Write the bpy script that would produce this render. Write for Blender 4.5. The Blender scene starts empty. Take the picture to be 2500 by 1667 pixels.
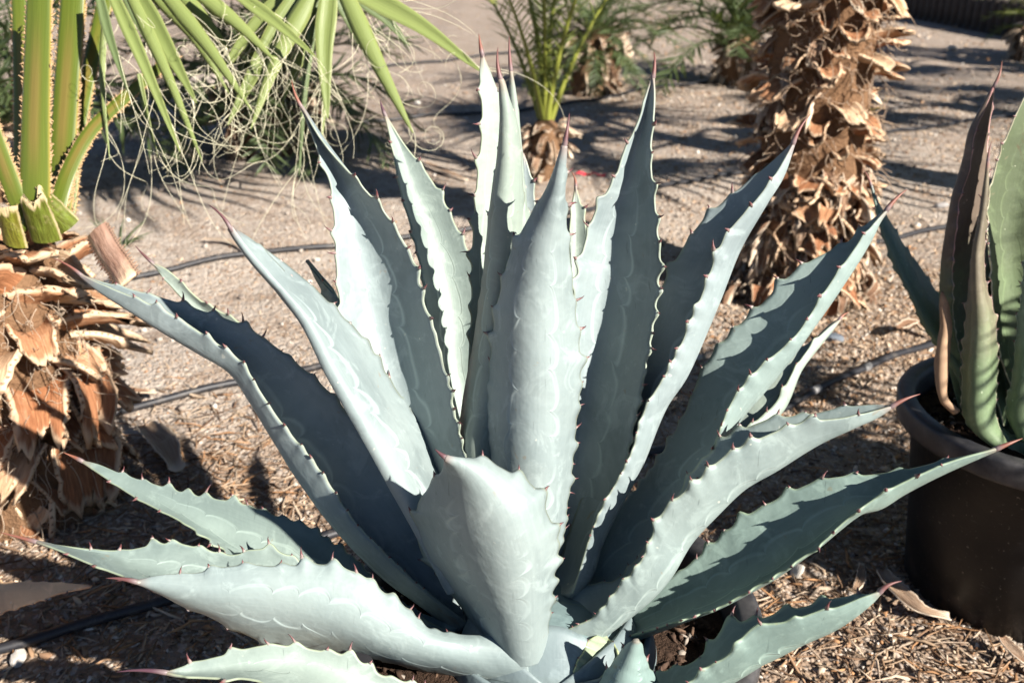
import bpy, math, random
import numpy as np
from mathutils import Vector, Matrix

# ------------------------------------------------------------------ camera
SC = bpy.context.scene
COL = SC.collection
PITCH = math.radians(23.0); CAMH = 1.03; FPX = 2430.0
CAM = np.array([0.0, 0.0, CAMH])
FWD = np.array([0.0, math.cos(PITCH), -math.sin(PITCH)])
RGT = np.array([1.0, 0.0, 0.0]); UPV = np.array([0.0, math.sin(PITCH), math.cos(PITCH)])
cd = bpy.data.cameras.new('camera'); cam = bpy.data.objects.new('camera', cd); COL.objects.link(cam)
cam.location = CAM; cam.rotation_euler = (math.radians(90) - PITCH, 0, 0)
cd.sensor_width = 36.0; cd.lens = FPX / 2500 * 36; cd.clip_start = 0.02; cd.clip_end = 500
cd.dof.use_dof = True; cd.dof.focus_distance = 1.02; cd.dof.aperture_fstop = 8.0
SC.camera = cam
# ------------------------------------------------------------------ sky and sun
SUN_EL = math.radians(31.0); SUN_AZ = math.radians(48.0)      # azimuth: degrees to the right of straight behind the camera
SUN_DIR = Vector((math.sin(SUN_AZ), -math.cos(SUN_AZ), 0))
w = bpy.data.worlds.new('World'); SC.world = w; w.use_nodes = True
nt = w.node_tree; bg = nt.nodes['Background']; sky = nt.nodes.new('ShaderNodeTexSky')
sky.sky_type = 'NISHITA'; sky.sun_disc = False; sky.sun_elevation = SUN_EL
sky.sun_rotation = math.atan2(SUN_DIR.x, SUN_DIR.y)
sky.altitude = 2200; sky.air_density = 0.6; sky.dust_density = 0.05; sky.ozone_density = 1.0
nt.links.new(sky.outputs[0], bg.inputs[0]); bg.inputs[1].default_value = 0.05
sd = bpy.data.lights.new('sun', 'SUN'); sun = bpy.data.objects.new('sun', sd); COL.objects.link(sun)
sd.energy = 5.0; sd.angle = math.radians(0.53); sd.color = (1.0, 0.94, 0.86)
to_sun = Vector((SUN_DIR.x * math.cos(SUN_EL), SUN_DIR.y * math.cos(SUN_EL), math.sin(SUN_EL)))
sun.rotation_euler = to_sun.to_track_quat('Z', 'Y').to_euler(); sun.location = (3, -3, 6)
SC.view_settings.view_transform = 'Standard'; SC.view_settings.look = 'None'
SC.view_settings.exposure = 1.46; SC.view_settings.gamma = 1.0
SC.cycles.max_bounces = 6; SC.cycles.diffuse_bounces = 2; SC.cycles.glossy_bounces = 2
SC.cycles.transmission_bounces = 3; SC.cycles.transparent_max_bounces = 4
SC.cycles.use_denoising = True; SC.cycles.use_adaptive_sampling = True; SC.cycles.adaptive_threshold = 0.02

rng = np.random.default_rng(7); random.seed(7)

def P(px, py, d):
    """point of the place seen at photo pixel (px, py), d metres along the view axis"""
    return CAM + d * (FWD + (px - 1250.0) / FPX * RGT + (833.5 - py) / FPX * UPV)
def Pz(px, py, z=0.0):
    r = FWD + (px - 1250.0) / FPX * RGT + (833.5 - py) / FPX * UPV
    return CAM + r * ((z - CAMH) / r[2])

# ------------------------------------------------------------------ materials
def mat(name, col=(0.5, 0.5, 0.5), rough=0.6, spec=0.3):
    m = bpy.data.materials.new(name); m.use_nodes = True
    b = m.node_tree.nodes['Principled BSDF']
    b.inputs['Base Color'].default_value = (*col, 1); b.inputs['Roughness'].default_value = rough
    b.inputs['Specular IOR Level'].default_value = spec
    return m, m.node_tree, b
def nd(nt, typ, ins=None, **props):
    n = nt.nodes.new(typ)
    for k, v in props.items(): setattr(n, k, v)
    for k, v in (ins or {}).items():
        if hasattr(v, 'is_output') or isinstance(v, bpy.types.NodeSocket): nt.links.new(v, n.inputs[k])
        else: n.inputs[k].default_value = v
    return n
def mth(nt, op, a, b=0.0, c=0.0, clamp=False):
    n = nd(nt, 'ShaderNodeMath', {0: a, 1: b, 2: c}, operation=op); n.use_clamp = clamp; return n.outputs[0]
def mixc(nt, f, a, b, mode='MIX'):
    n = nt.nodes.new('ShaderNodeMix'); n.data_type = 'RGBA'; n.blend_type = mode
    for sock, v in ((n.inputs[0], f), (n.inputs[6], a), (n.inputs[7], b)):
        if isinstance(v, bpy.types.NodeSocket): nt.links.new(v, sock)
        elif isinstance(v, (tuple, list)): sock.default_value = (*v[:3], 1)
        else: sock.default_value = v
    return n.outputs[2]
def ramp(nt, f, stops):
    n = nt.nodes.new('ShaderNodeValToRGB'); cr = n.color_ramp
    while len(cr.elements) < len(stops): cr.elements.new(0.5)
    for e, (p, c) in zip(cr.elements, stops): e.position = p; e.color = (*c, 1)
    nt.links.new(f, n.inputs[0]); return n.outputs[0]
def smooth(nt, v, a, b):
    n = nd(nt, 'ShaderNodeMapRange', {0: v, 1: a, 2: b}, interpolation_type='SMOOTHSTEP'); return n.outputs[0]
def noise(nt, scale, detail=3, rough=0.55, vec=None, dist=0.0):
    n = nd(nt, 'ShaderNodeTexNoise', {'Scale': scale, 'Detail': detail, 'Roughness': rough, 'Distortion': dist})
    if vec is not None: nt.links.new(vec, n.inputs['Vector'])
    return n.outputs['Fac']
def objco(nt): return nd(nt, 'ShaderNodeTexCoord').outputs['Object']
def bump(nt, b, h, strength, dist=0.01):
    n = nd(nt, 'ShaderNodeBump', {'Strength': strength, 'Distance': dist, 'Height': h})
    nt.links.new(n.outputs[0], b.inputs['Normal']); return n

def agave_mat(name, ca, cb, imprint=1.0, margin=(0.30, 0.33, 0.20), rough=0.5, spots=0.0, tint_up=False, mw=0.45):
    m, nt, b = mat(name, ca, rough, 0.35)
    co = objco(nt); uv = nd(nt, 'ShaderNodeTexCoord').outputs['UV']
    sx = nd(nt, 'ShaderNodeSeparateXYZ', {0: uv}); u, v = sx.outputs[0], sx.outputs[1]
    au = mth(nt, 'ABSOLUTE', mth(nt, 'SUBTRACT', mth(nt, 'MULTIPLY', u, 2.0), 1.0))
    n1 = noise(nt, 14, 4, 0.6, co); n2 = noise(nt, 60, 3, 0.6, co)
    rnd = nd(nt, 'ShaderNodeObjectInfo').outputs['Random']
    f = mth(nt, 'ADD', mth(nt, 'MULTIPLY', n1, 1.5), -0.28, clamp=True)
    c = mixc(nt, f, ca, cb)
    nb = noise(nt, 4.5, 5, 0.65, co, 0.6); c = mixc(nt, mth(nt, 'MULTIPLY', smooth(nt, nb, 0.46, 0.60), 0.62), c, tuple(x * 0.74 for x in cb))   # bloom rubbed off in patches
    nb2 = noise(nt, 26, 4, 0.7, co, 1.0); c = mixc(nt, mth(nt, 'MULTIPLY', smooth(nt, nb2, 0.52, 0.66), 0.34), c, tuple(min(1, x * 1.45) for x in ca))
    # long faint streaks along the blade
    mp = nd(nt, 'ShaderNodeCombineXYZ', {0: mth(nt, 'MULTIPLY', u, 28.0), 1: mth(nt, 'MULTIPLY', v, 1.6), 2: mth(nt, 'MULTIPLY', rnd, 40.0)})
    st = noise(nt, 1.0, 3, 0.6, mp.outputs[0])
    c = mixc(nt, mth(nt, 'MULTIPLY', smooth(nt, st, 0.45, 0.75), 0.13), c, tuple(x * 1.3 for x in ca))
    c = mixc(nt, mth(nt, 'MULTIPLY', smooth(nt, n2, 0.52, 0.72), 0.16), c, tuple(x * 0.7 for x in cb))
    # short scratches across and along the blade
    sv = nd(nt, 'ShaderNodeVectorMath', {0: co, 1: (260.0, 30.0, 34.0)}, operation='MULTIPLY').outputs[0]
    scr = smooth(nt, noise(nt, 1.0, 2, 0.5, sv, 0.4), 0.70, 0.76); c = mixc(nt, mth(nt, 'MULTIPLY', scr, 0.5), c, tuple(x * 0.55 for x in cb))
    sp3 = smooth(nt, noise(nt, 48, 2, 0.6, co, 0.8), 0.70, 0.76); c = mixc(nt, mth(nt, 'MULTIPLY', sp3, 0.55), c, (0.20, 0.17, 0.13))
    # bud imprints: the scalloped pale line that the neighbour's toothed margin pressed into the young leaf
    wob = mth(nt, 'MULTIPLY', mth(nt, 'SUBTRACT', noise(nt, 9, 2, 0.5, co), 0.5), 0.35)
    nv = mth(nt, 'MULTIPLY', mth(nt, 'SUBTRACT', noise(nt, 16, 2, 0.5, co), 0.5), 1.6)
    vv = mth(nt, 'ADD', mth(nt, 'MULTIPLY_ADD', v, 12.0, mth(nt, 'MULTIPLY', rnd, 7.0)), nv)
    side = mth(nt, 'MULTIPLY', mth(nt, 'GREATER_THAN', u, 0.5), 0.37)
    s = mth(nt, 'FRACT', mth(nt, 'ADD', vv, side))
    sk = mth(nt, 'POWER', s, 0.7)           # rounded lobes leaning towards the tip, meeting in cusps
    sc = mth(nt, 'MULTIPLY', mth(nt, 'POWER', mth(nt, 'ABSOLUTE', mth(nt, 'SINE', mth(nt, 'MULTIPLY', sk, math.pi))), 0.6), 0.19)
    pos = mth(nt, 'ADD', mth(nt, 'ADD', sc, wob), mth(nt, 'MULTIPLY_ADD', v, -0.12, 0.34))
    dd = mth(nt, 'SUBTRACT', au, pos)
    line = mth(nt, 'SUBTRACT', 1.0, smooth(nt, mth(nt, 'ABSOLUTE', dd), 0.0, mth(nt, 'MULTIPLY_ADD', n1, 0.10, 0.015)))
    gate = mth(nt, 'MULTIPLY', smooth(nt, v, 0.06, 0.2), mth(nt, 'SUBTRACT', 1.0, smooth(nt, v, 0.66, 0.84)))
    gate = mth(nt, 'MULTIPLY', gate, smooth(nt, noise(nt, 6, 2, 0.5, co), 0.30, 0.46))
    line = mth(nt, 'MULTIPLY', mth(nt, 'MULTIPLY', line, gate), imprint)
    c = mixc(nt, mth(nt, 'MULTIPLY', line, 0.46), c, tuple(min(1, x * 1.7) for x in ca))
    inner = mth(nt, 'MULTIPLY', mth(nt, 'MULTIPLY', smooth(nt, dd, 0.03, -0.03), gate), 0.16 * imprint)
    c = mixc(nt, inner, c, tuple(min(1, x * 1.5) for x in ca))
    # thin horny margin and reddish-brown tip
    c = mixc(nt, mth(nt, 'MULTIPLY', smooth(nt, au, 0.965, 1.0), mw), c, margin)
    c = mixc(nt, mth(nt, 'MULTIPLY', smooth(nt, v, 0.95, 1.0), 0.7), c, (0.22, 0.15, 0.13))
    # a few corky scars and dust specks
    sp = smooth(nt, noise(nt, 130, 1, 0.5, co), 0.76, 0.82)
    c = mixc(nt, mth(nt, 'MULTIPLY', sp, 0.5 + spots), c, (0.50, 0.50, 0.43))
    if spots:
        sc2 = smooth(nt, noise(nt, 22, 5, 0.7, co, 1.5), 0.66, 0.72)
        c = mixc(nt, mth(nt, 'MULTIPLY', sc2, 0.8), c, (0.10, 0.075, 0.05))
    tint = nd(nt, 'ShaderNodeObjectInfo').outputs['Color']
    if tint_up: tint = mixc(nt, smooth(nt, mth(nt, 'ADD', v, mth(nt, 'MULTIPLY', mth(nt, 'SUBTRACT', n1, 0.5), 0.4)), 0.2, 0.6), (0.95, 1.08, 0.9), tint)
    c = mixc(nt, 1.0, c, tint, 'MULTIPLY')
    nt.links.new(c, b.inputs['Base Color'])
    rr = mth(nt, 'MULTIPLY_ADD', n1, 0.25, rough - 0.1); nt.links.new(rr, b.inputs['Roughness'])
    h = mth(nt, 'ADD', mth(nt, 'MULTIPLY', mth(nt, 'MULTIPLY', smooth(nt, dd, -0.03, 0.03), gate), 0.35 * imprint),
            mth(nt, 'ADD', mth(nt, 'MULTIPLY', n2, 0.22), mth(nt, 'MULTIPLY', st, 0.06)))
    h = mth(nt, 'ADD', h, mth(nt, 'MULTIPLY', n1, 1.1))
    bump(nt, b, h, 0.45, 0.005)
    return m
M_AGAVE = agave_mat('agave_blue', (0.230, 0.272, 0.268), (0.162, 0.205, 0.210))
M_AGAVE2 = agave_mat('agave_green_red', (0.135, 0.165, 0.105), (0.10, 0.12, 0.080), 0.5, (0.62, 0.55, 0.45), 0.42, 0.3, True, 0.95)
M_DRYAG = agave_mat('agave_dry', (0.55, 0.40, 0.26), (0.42, 0.28, 0.20), 0.0, (0.25, 0.15, 0.1), 0.7)
M_SPINE, nt, b = mat('agave_spine', (0.10, 0.035, 0.035), 0.45, 0.4)
uvn = nd(nt, 'ShaderNodeTexCoord').outputs['UV']; vv = nd(nt, 'ShaderNodeSeparateXYZ', {0: uvn}).outputs[1]
nt.links.new(ramp(nt, vv, [(0.0, (0.26, 0.22, 0.20)), (0.35, (0.13, 0.045, 0.045)), (1.0, (0.03, 0.018, 0.022))]), b.inputs['Base Color'])
M_TSPINE, nt, b = mat('agave_terminal_spine', (0.10, 0.035, 0.035), 0.5, 0.4)
uvn = nd(nt, 'ShaderNodeTexCoord').outputs['UV']; vv = nd(nt, 'ShaderNodeSeparateXYZ', {0: uvn}).outputs[1]
rd = nd(nt, 'ShaderNodeObjectInfo').outputs['Random']
cc = mixc(nt, rd, (0.065, 0.03, 0.045), (0.22, 0.085, 0.05))
nt.links.new(mixc(nt, smooth(nt, vv, 0.0, 0.35), (0.17, 0.13, 0.13), cc), b.inputs['Base Color'])

def ground_mat():
    m, nt, b = mat('sandy_ground', (0.4, 0.3, 0.2), 0.95, 0.1)
    co = objco(nt)
    n1 = noise(nt, 1.3, 5, 0.6, co); n2 = noise(nt, 45, 5, 0.7, co); n3 = noise(nt, 7, 4, 0.6, co)
    vo = nd(nt, 'ShaderNodeTexVoronoi', {'Vector': co, 'Scale': 130.0}); vo2 = nd(nt, 'ShaderNodeTexVoronoi', {'Vector': co, 'Scale': 55.0})
    c = mixc(nt, smooth(nt, n1, 0.35, 0.65), (0.395, 0.332, 0.275), (0.475, 0.412, 0.352))
    c = mixc(nt, smooth(nt, n3, 0.45, 0.7), c, (0.28, 0.215, 0.165))
    n4 = noise(nt, 3.2, 6, 0.7, co, 0.8); n5 = noise(nt, 22, 4, 0.75, co)
    c = mixc(nt, mth(nt, 'MULTIPLY', mth(nt, 'MULTIPLY', smooth(nt, n4, 0.5, 0.66), smooth(nt, n5, 0.40, 0.60)), 0.75), c, (0.20, 0.125, 0.08))   # drifts of rotted leaf litter
    c = mixc(nt, mth(nt, 'MULTIPLY', smooth(nt, n2, 0.4, 0.7), 0.55), c, (0.24, 0.17, 0.12))
    xyz = nd(nt, 'ShaderNodeSeparateXYZ', {0: co}); wv = mth(nt, 'MULTIPLY', mth(nt, 'SUBTRACT', n1, 0.5), 1.6)
    near = mth(nt, 'SUBTRACT', 1.0, smooth(nt, mth(nt, 'ADD', xyz.outputs[1], wv), 1.45, 2.1))          # mulched bed round the pots
    right = mth(nt, 'MULTIPLY', smooth(nt, mth(nt, 'ADD', xyz.outputs[0], wv), 0.25, 0.9), mth(nt, 'SUBTRACT', 1.0, smooth(nt, mth(nt, 'ADD', xyz.outputs[1], wv), 2.6, 4.2)))
    c = mixc(nt, mth(nt, 'MULTIPLY', mth(nt, 'MAXIMUM', near, right), 0.8), c, (0.20, 0.135, 0.09))
    c = mixc(nt, mth(nt, 'MULTIPLY', smooth(nt, mth(nt, 'ADD', xyz.outputs[1], wv), 3.6, 6.0), 0.65), c, (0.255, 0.198, 0.152))   # browner untrodden soil further off
    g = nd(nt, 'ShaderNodeSeparateColor', {0: vo.outputs['Color']})
    c = mixc(nt, mth(nt, 'MULTIPLY', smooth(nt, g.outputs[0], 0.6, 0.95), 0.6), c, (0.52, 0.455, 0.39))
    g2 = nd(nt, 'ShaderNodeSeparateColor', {0: vo2.outputs['Color']})
    c = mixc(nt, mth(nt, 'MULTIPLY', smooth(nt, g2.outputs[1], 0.75, 0.95), 0.3), c, (0.24, 0.16, 0.11))
    nt.links.new(c, b.inputs['Base Color'])
    h = mth(nt, 'ADD', mth(nt, 'MULTIPLY', vo.outputs['Distance'], -0.8), mth(nt, 'ADD', n2, mth(nt, 'MULTIPLY', vo2.outputs['Distance'], -0.8)))
    bump(nt, b, h, 0.8, 0.010)
    return m
M_GROUND = ground_mat()

def attr_mat(name, rough=0.8, bscale=90, bst=0.4, spec=0.2, trans=0.0):
    m, nt, b = mat(name, (0.4, 0.3, 0.2), rough, spec)
    a = nd(nt, 'ShaderNodeVertexColor', layer_name='Col').outputs[0]
    n = noise(nt, bscale, 3, 0.6, objco(nt))
    c = mixc(nt, mth(nt, 'MULTIPLY', n, 0.6), a, mixc(nt, 1.0, a, (0.45, 0.40, 0.36), 'MULTIPLY'))
    nt.links.new(c, b.inputs['Base Color']); bump(nt, b, n, bst, 0.004)
    return m
M_CHIP = attr_mat('mulch_chips', 0.9)
M_LITTER = attr_mat('dry_litter', 0.85, 60, 0.3)

def fibre_mat(name, ca, cb, pale, rough=0.75, palew=0.9, streak=30.0):
    m, nt, b = mat(name, ca, rough, 0.25)
    co = objco(nt); uv = nd(nt, 'ShaderNodeTexCoord').outputs['UV']
    sx = nd(nt, 'ShaderNodeSeparateXYZ', {0: uv}); u, v = sx.outputs[0], sx.outputs[1]
    rnd = nd(nt, 'ShaderNodeObjectInfo').outputs['Random']
    mp = nd(nt, 'ShaderNodeCombineXYZ', {0: mth(nt, 'MULTIPLY', u, streak), 1: mth(nt, 'MULTIPLY', v, 2.5), 2: mth(nt, 'MULTIPLY', rnd, 50.0)})
    st = noise(nt, 1.0, 4, 0.65, mp.outputs[0]); n1 = noise(nt, 18, 4, 0.6, co)
    base = ramp(nt, rnd, [(0.0, tuple(x * 0.8 for x in ca)), (0.35, ca), (0.75, cb), (1.0, pale)])
    c = mixc(nt, smooth(nt, st, 0.35, 0.7), mixc(nt, 1.0, base, (0.6, 0.52, 0.48), 'MULTIPLY'), base)
    c = mixc(nt, mth(nt, 'MULTIPLY', smooth(nt, n1, 0.5, 0.75), 0.5), c, pale)
    au = mth(nt, 'ABSOLUTE', mth(nt, 'SUBTRACT', mth(nt, 'MULTIPLY', u, 2.0), 1.0))
    e = mth(nt, 'MAXIMUM', smooth(nt, mth(nt, 'ADD', au, mth(nt, 'MULTIPLY', st, 0.12)), 0.88, 1.02),
            smooth(nt, mth(nt, 'ADD', v, mth(nt, 'MULTIPLY', st, 0.12)), 0.90, 1.03))
    c = mixc(nt, mth(nt, 'MULTIPLY', e, palew), c, pale)
    nt.links.new(c, b.inputs['Base Color']); bump(nt, b, mth(nt, 'ADD', st, mth(nt, 'MULTIPLY', n1, 0.8)), 0.7, 0.006)
    return m
M_BOOT = fibre_mat('palm_boot_brown', (0.34, 0.15, 0.068), (0.44, 0.25, 0.135), (0.60, 0.45, 0.30), 0.75, 0.72)
M_BOOTG = fibre_mat('palm_boot_green', (0.13, 0.165, 0.022), (0.20, 0.21, 0.028), (0.52, 0.40, 0.24), 0.45, 0.7, 12)
M_SCRAP = fibre_mat('palm_scrap', (0.26, 0.155, 0.095), (0.43, 0.30, 0.20), (0.60, 0.49, 0.37), 0.85)
M_CUT, nt, b = mat('cut_end_pale', (0.72, 0.62, 0.46), 0.8, 0.2)
M_TRUNK, nt, b = mat('palm_trunk_core', (0.10, 0.055, 0.03), 0.95, 0.1)
co = objco(nt); n1 = noise(nt, 30, 5, 0.7, co)
nt.links.new(mixc(nt, n1, (0.05, 0.028, 0.016), (0.27, 0.155, 0.085)), b.inputs['Base Color']); bump(nt, b, n1, 1.0, 0.02)

def green_mat(name, ca, cb, edge, rough=0.45, trans=0.0, streak=30.0, brown=0.0):
    m, nt, b = mat(name, ca, rough, 0.4)
    co = objco(nt); uv = nd(nt, 'ShaderNodeTexCoord').outputs['UV']
    sx = nd(nt, 'ShaderNodeSeparateXYZ', {0: uv}); u, v = sx.outputs[0], sx.outputs[1]
    rnd = nd(nt, 'ShaderNodeObjectInfo').outputs['Random']
    mp = nd(nt, 'ShaderNodeCombineXYZ', {0: mth(nt, 'MULTIPLY', u, streak), 1: mth(nt, 'MULTIPLY', v, 1.5), 2: mth(nt, 'MULTIPLY', rnd, 50.0)})
    st = noise(nt, 1.0, 3, 0.6, mp.outputs[0])
    c = mixc(nt, st, ca, cb); c = mixc(nt, mth(nt, 'MULTIPLY', rnd, 0.35), c, tuple(x * 0.7 for x in ca))
    au = mth(nt, 'ABSOLUTE', mth(nt, 'SUBTRACT', mth(nt, 'MULTIPLY', u, 2.0), 1.0))
    c = mixc(nt, mth(nt, 'MULTIPLY', smooth(nt, au, 0.82, 1.0), 0.6), c, edge)
    if brown:
        bm = mth(nt, 'MULTIPLY', mth(nt, 'SUBTRACT', 1.0, smooth(nt, au, 0.1, 0.6)), mth(nt, 'MULTIPLY', smooth(nt, v, 0.15, 0.4), mth(nt, 'SUBTRACT', 1.0, smooth(nt, v, 0.55, 0.9))))
        c = mixc(nt, mth(nt, 'MULTIPLY', bm, brown), c, (0.25, 0.12, 0.05))
    nt.links.new(c, b.inputs['Base Color']); bump(nt, b, st, 0.35, 0.004)
    if trans:
        out = [n for n in nt.nodes if n.type == 'OUTPUT_MATERIAL'][0]
        t = nd(nt, 'ShaderNodeBsdfTranslucent', {'Color': mixc(nt, 0.5, c, (0.45, 0.55, 0.08))})
        ms = nd(nt, 'ShaderNodeMixShader', {0: trans, 1: b.outputs[0], 2: t.outputs[0]}); nt.links.new(ms.outputs[0], out.inputs[0])
    return m
M_PETIOLE = green_mat('palm_petiole', (0.058, 0.088, 0.010), (0.118, 0.142, 0.016), (0.36, 0.25, 0.06), 0.35, 0.0, 4, 0.35)
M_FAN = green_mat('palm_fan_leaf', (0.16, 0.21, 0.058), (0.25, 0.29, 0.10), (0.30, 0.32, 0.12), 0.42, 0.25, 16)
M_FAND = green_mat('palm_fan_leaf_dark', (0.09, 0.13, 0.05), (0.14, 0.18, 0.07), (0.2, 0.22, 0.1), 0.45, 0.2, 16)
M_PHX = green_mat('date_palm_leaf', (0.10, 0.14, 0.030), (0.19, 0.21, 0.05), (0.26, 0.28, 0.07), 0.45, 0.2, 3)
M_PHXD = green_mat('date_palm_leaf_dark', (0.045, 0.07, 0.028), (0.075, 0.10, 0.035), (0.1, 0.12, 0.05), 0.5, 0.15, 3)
M_PHXST = green_mat('date_palm_stalk', (0.165, 0.195, 0.03), (0.23, 0.24, 0.04), (0.2, 0.18, 0.045), 0.4, 0.0, 8)
M_THREAD, nt, b = mat('palm_thread', (0.66, 0.62, 0.44), 0.6, 0.3)
M_POT, nt, b = mat('black_plastic', (0.010, 0.010, 0.012), 0.42, 0.3)
co = objco(nt); n1 = noise(nt, 7, 5, 0.65, co); n2 = noise(nt, 160, 2, 0.5, co)
c = mixc(nt, mth(nt, 'MULTIPLY', smooth(nt, n1, 0.45, 0.8), 0.5), (0.005, 0.005, 0.006), (0.012, 0.011, 0.010))
c = mixc(nt, mth(nt, 'MULTIPLY', smooth(nt, n2, 0.66, 0.76), 0.35), c, (0.3, 0.26, 0.22))
pz = nd(nt, 'ShaderNodeSeparateXYZ', {0: co}).outputs[2]; nds = noise(nt, 30, 5, 0.75, co)
spl = mth(nt, 'MULTIPLY', mth(nt, 'SUBTRACT', 1.0, smooth(nt, mth(nt, 'ADD', pz, mth(nt, 'MULTIPLY', nds, -0.10)), -0.03, 0.03)), smooth(nt, nds, 0.38, 0.6))   # soil splashed up the foot of the pot
c = mixc(nt, mth(nt, 'MULTIPLY', spl, 0.25), c, (0.12, 0.09, 0.07))
nsv = nd(nt, 'ShaderNodeVectorMath', {0: co, 1: (18.0, 18.0, 150.0)}, operation='MULTIPLY').outputs[0]
c = mixc(nt, mth(nt, 'MULTIPLY', smooth(nt, noise(nt, 1.0, 3, 0.6, nsv), 0.66, 0.74), 0.35), c, (0.09, 0.085, 0.08)); nt.links.new(c, b.inputs['Base Color'])
nt.links.new(mth(nt, 'MULTIPLY_ADD', n1, 0.35, 0.28), b.inputs['Roughness']); bump(nt, b, n1, 0.15, 0.01)
M_RIM, nt, b = mat('black_plastic_dusty_lit', (0.03, 0.03, 0.033), 0.5, 0.35)  # dusty mottle, with the light on the rim top painted into the lighter grey
co = objco(nt); n1 = noise(nt, 12, 5, 0.7, co)
nt.links.new(mixc(nt, smooth(nt, n1, 0.4, 0.75), (0.022, 0.022, 0.025), (0.085, 0.08, 0.078)), b.inputs['Base Color']); nt.links.new(mth(nt, 'MULTIPLY_ADD', n1, 0.4, 0.3), b.inputs['Roughness'])
M_HOSE, nt, b = mat('drip_hose_plastic', (0.035, 0.036, 0.04), 0.5, 0.4)
co = objco(nt); n1 = noise(nt, 35, 4, 0.7, co)
nt.links.new(mixc(nt, smooth(nt, n1, 0.5, 0.75), (0.016, 0.016, 0.019), (0.07, 0.06, 0.052)), b.inputs['Base Color'])
M_HBAND, nt, b = mat('hose_band_grey', (0.20, 0.195, 0.19), 0.55, 0.4)
M_SOIL, nt, b = mat('potting_soil', (0.05, 0.03, 0.02), 1.0, 0.1)
co = objco(nt); n1 = noise(nt, 80, 5, 0.7, co)
nt.links.new(mixc(nt, n1, (0.018, 0.011, 0.008), (0.10, 0.062, 0.042)), b.inputs['Base Color']); bump(nt, b, n1, 1.0, 0.02)
M_ROCK, nt, b = mat('pale_stone', (0.5, 0.47, 0.43), 0.85, 0.2)
co = objco(nt); n1 = noise(nt, 40, 4, 0.6, co); rd = nd(nt, 'ShaderNodeObjectInfo').outputs['Color']
nt.links.new(mixc(nt, 1.0, mixc(nt, n1, (0.6, 0.58, 0.55), (1, 1, 1)), rd, 'MULTIPLY'), b.inputs['Base Color']); bump(nt, b, n1, 0.5, 0.008)
M_RED, nt, b = mat('red_tape', (0.55, 0.035, 0.05), 0.4, 0.4)
n1 = noise(nt, 40, 2, 0.5, objco(nt)); nt.links.new(mixc(nt, n1, (0.42, 0.02, 0.035), (0.66, 0.06, 0.08)), b.inputs['Base Color'])

# ------------------------------------------------------------------ mesh helpers
def link(name, me, parent=None, loc=None):
    o = bpy.data.objects.new(name, me); COL.objects.link(o)
    if parent is not None: o.parent = parent
    if loc is not None: o.location = loc
    return o
def thing(name, label, cat, loc, group=None):
    o = bpy.data.objects.new(name, None); COL.objects.link(o); o.location = loc; o.empty_display_size = 0.05
    tag(o, label, cat, group); return o
def tag(o, label, cat, group=None):
    o['label'] = label; o['category'] = cat
    if group: o['group'] = group
    return o
class MB:
    def __init__(s): s.v = []; s.f = []; s.uv = []; s.mi = []; s.n = 0
    def add(s, v, f, uv=None, mi=0):
        v = np.asarray(v, float); s.v.append(v)
        s.f += [tuple(i + s.n for i in q) for q in f]; s.mi += [mi] * len(f)
        s.uv.append(np.zeros((len(v), 2)) if uv is None else np.asarray(uv, float)); s.n += len(v)
    def grid(s, G, uv=None, mi=0, close=False, flip=False):
        r, c = G.shape[:2]; f = []
        cc = c if close else c - 1
        for i in range(r - 1):
            for j in range(cc):
                k = (j + 1) % c; q = (i * c + j, i * c + k, (i + 1) * c + k, (i + 1) * c + j)
                f.append(q[::-1] if flip else q)
        if uv is None:
            V, U = np.meshgrid(np.linspace(0, 1, r), np.linspace(0, 1, c), indexing='ij'); uv = np.stack([U, V], -1)
        s.add(G.reshape(-1, 3), f, uv.reshape(-1, 2), mi)
    def mesh(s, name, mats, smooth=True, col=None, origin=None):
        v = np.concatenate(s.v); uv = np.concatenate(s.uv)
        if origin is not None: v = v - np.asarray(origin)
        me = bpy.data.meshes.new(name); me.from_pydata(v.tolist(), [], s.f)
        ul = me.uv_layers.new(name='UVMap'); li = np.empty(len(me.loops), np.int32); me.loops.foreach_get('vertex_index', li)
        ul.data.foreach_set('uv', uv[li].ravel())
        for m in (mats if isinstance(mats, (list, tuple)) else [mats]): me.materials.append(m)
        me.polygons.foreach_set('material_index', s.mi)
        me.polygons.foreach_set('use_smooth', [smooth] * len(s.f))
        if col is not None:
            ca = me.color_attributes.new('Col', 'FLOAT_COLOR', 'POINT'); ca.data.foreach_set('color', np.asarray(col, np.float32).ravel())
        me.update(); return me
def spline(pts, n):
    """resample a polyline smoothly (Catmull-Rom over chord length)"""
    p = np.asarray(pts, float)
    if len(p) == 2:
        return p[0] + np.linspace(0, 1, n)[:, None] * (p[1] - p[0])
    d = np.r_[0, np.cumsum(np.linalg.norm(np.diff(p[:, :2], axis=0), axis=1) + 1e-9)]
    m = np.empty_like(p)
    m[1:-1] = (p[2:] - p[:-2]) / (d[2:] - d[:-2])[:, None]
    m[0] = (p[1] - p[0]) / (d[1] - d[0]); m[-1] = (p[-1] - p[-2]) / (d[-1] - d[-2])
    t = np.linspace(0, d[-1], n); i = np.clip(np.searchsorted(d, t, 'right') - 1, 0, len(d) - 2)
    h = (d[i + 1] - d[i]); s = ((t - d[i]) / h)[:, None]; h = h[:, None]
    return (2*s**3 - 3*s**2 + 1)*p[i] + (s**3 - 2*s**2 + s)*h*m[i] + (-2*s**3 + 3*s**2)*p[i+1] + (s**3 - s**2)*h*m[i+1]
def unit(a): return a / (np.linalg.norm(a, axis=-1, keepdims=True) + 1e-12)
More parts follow.
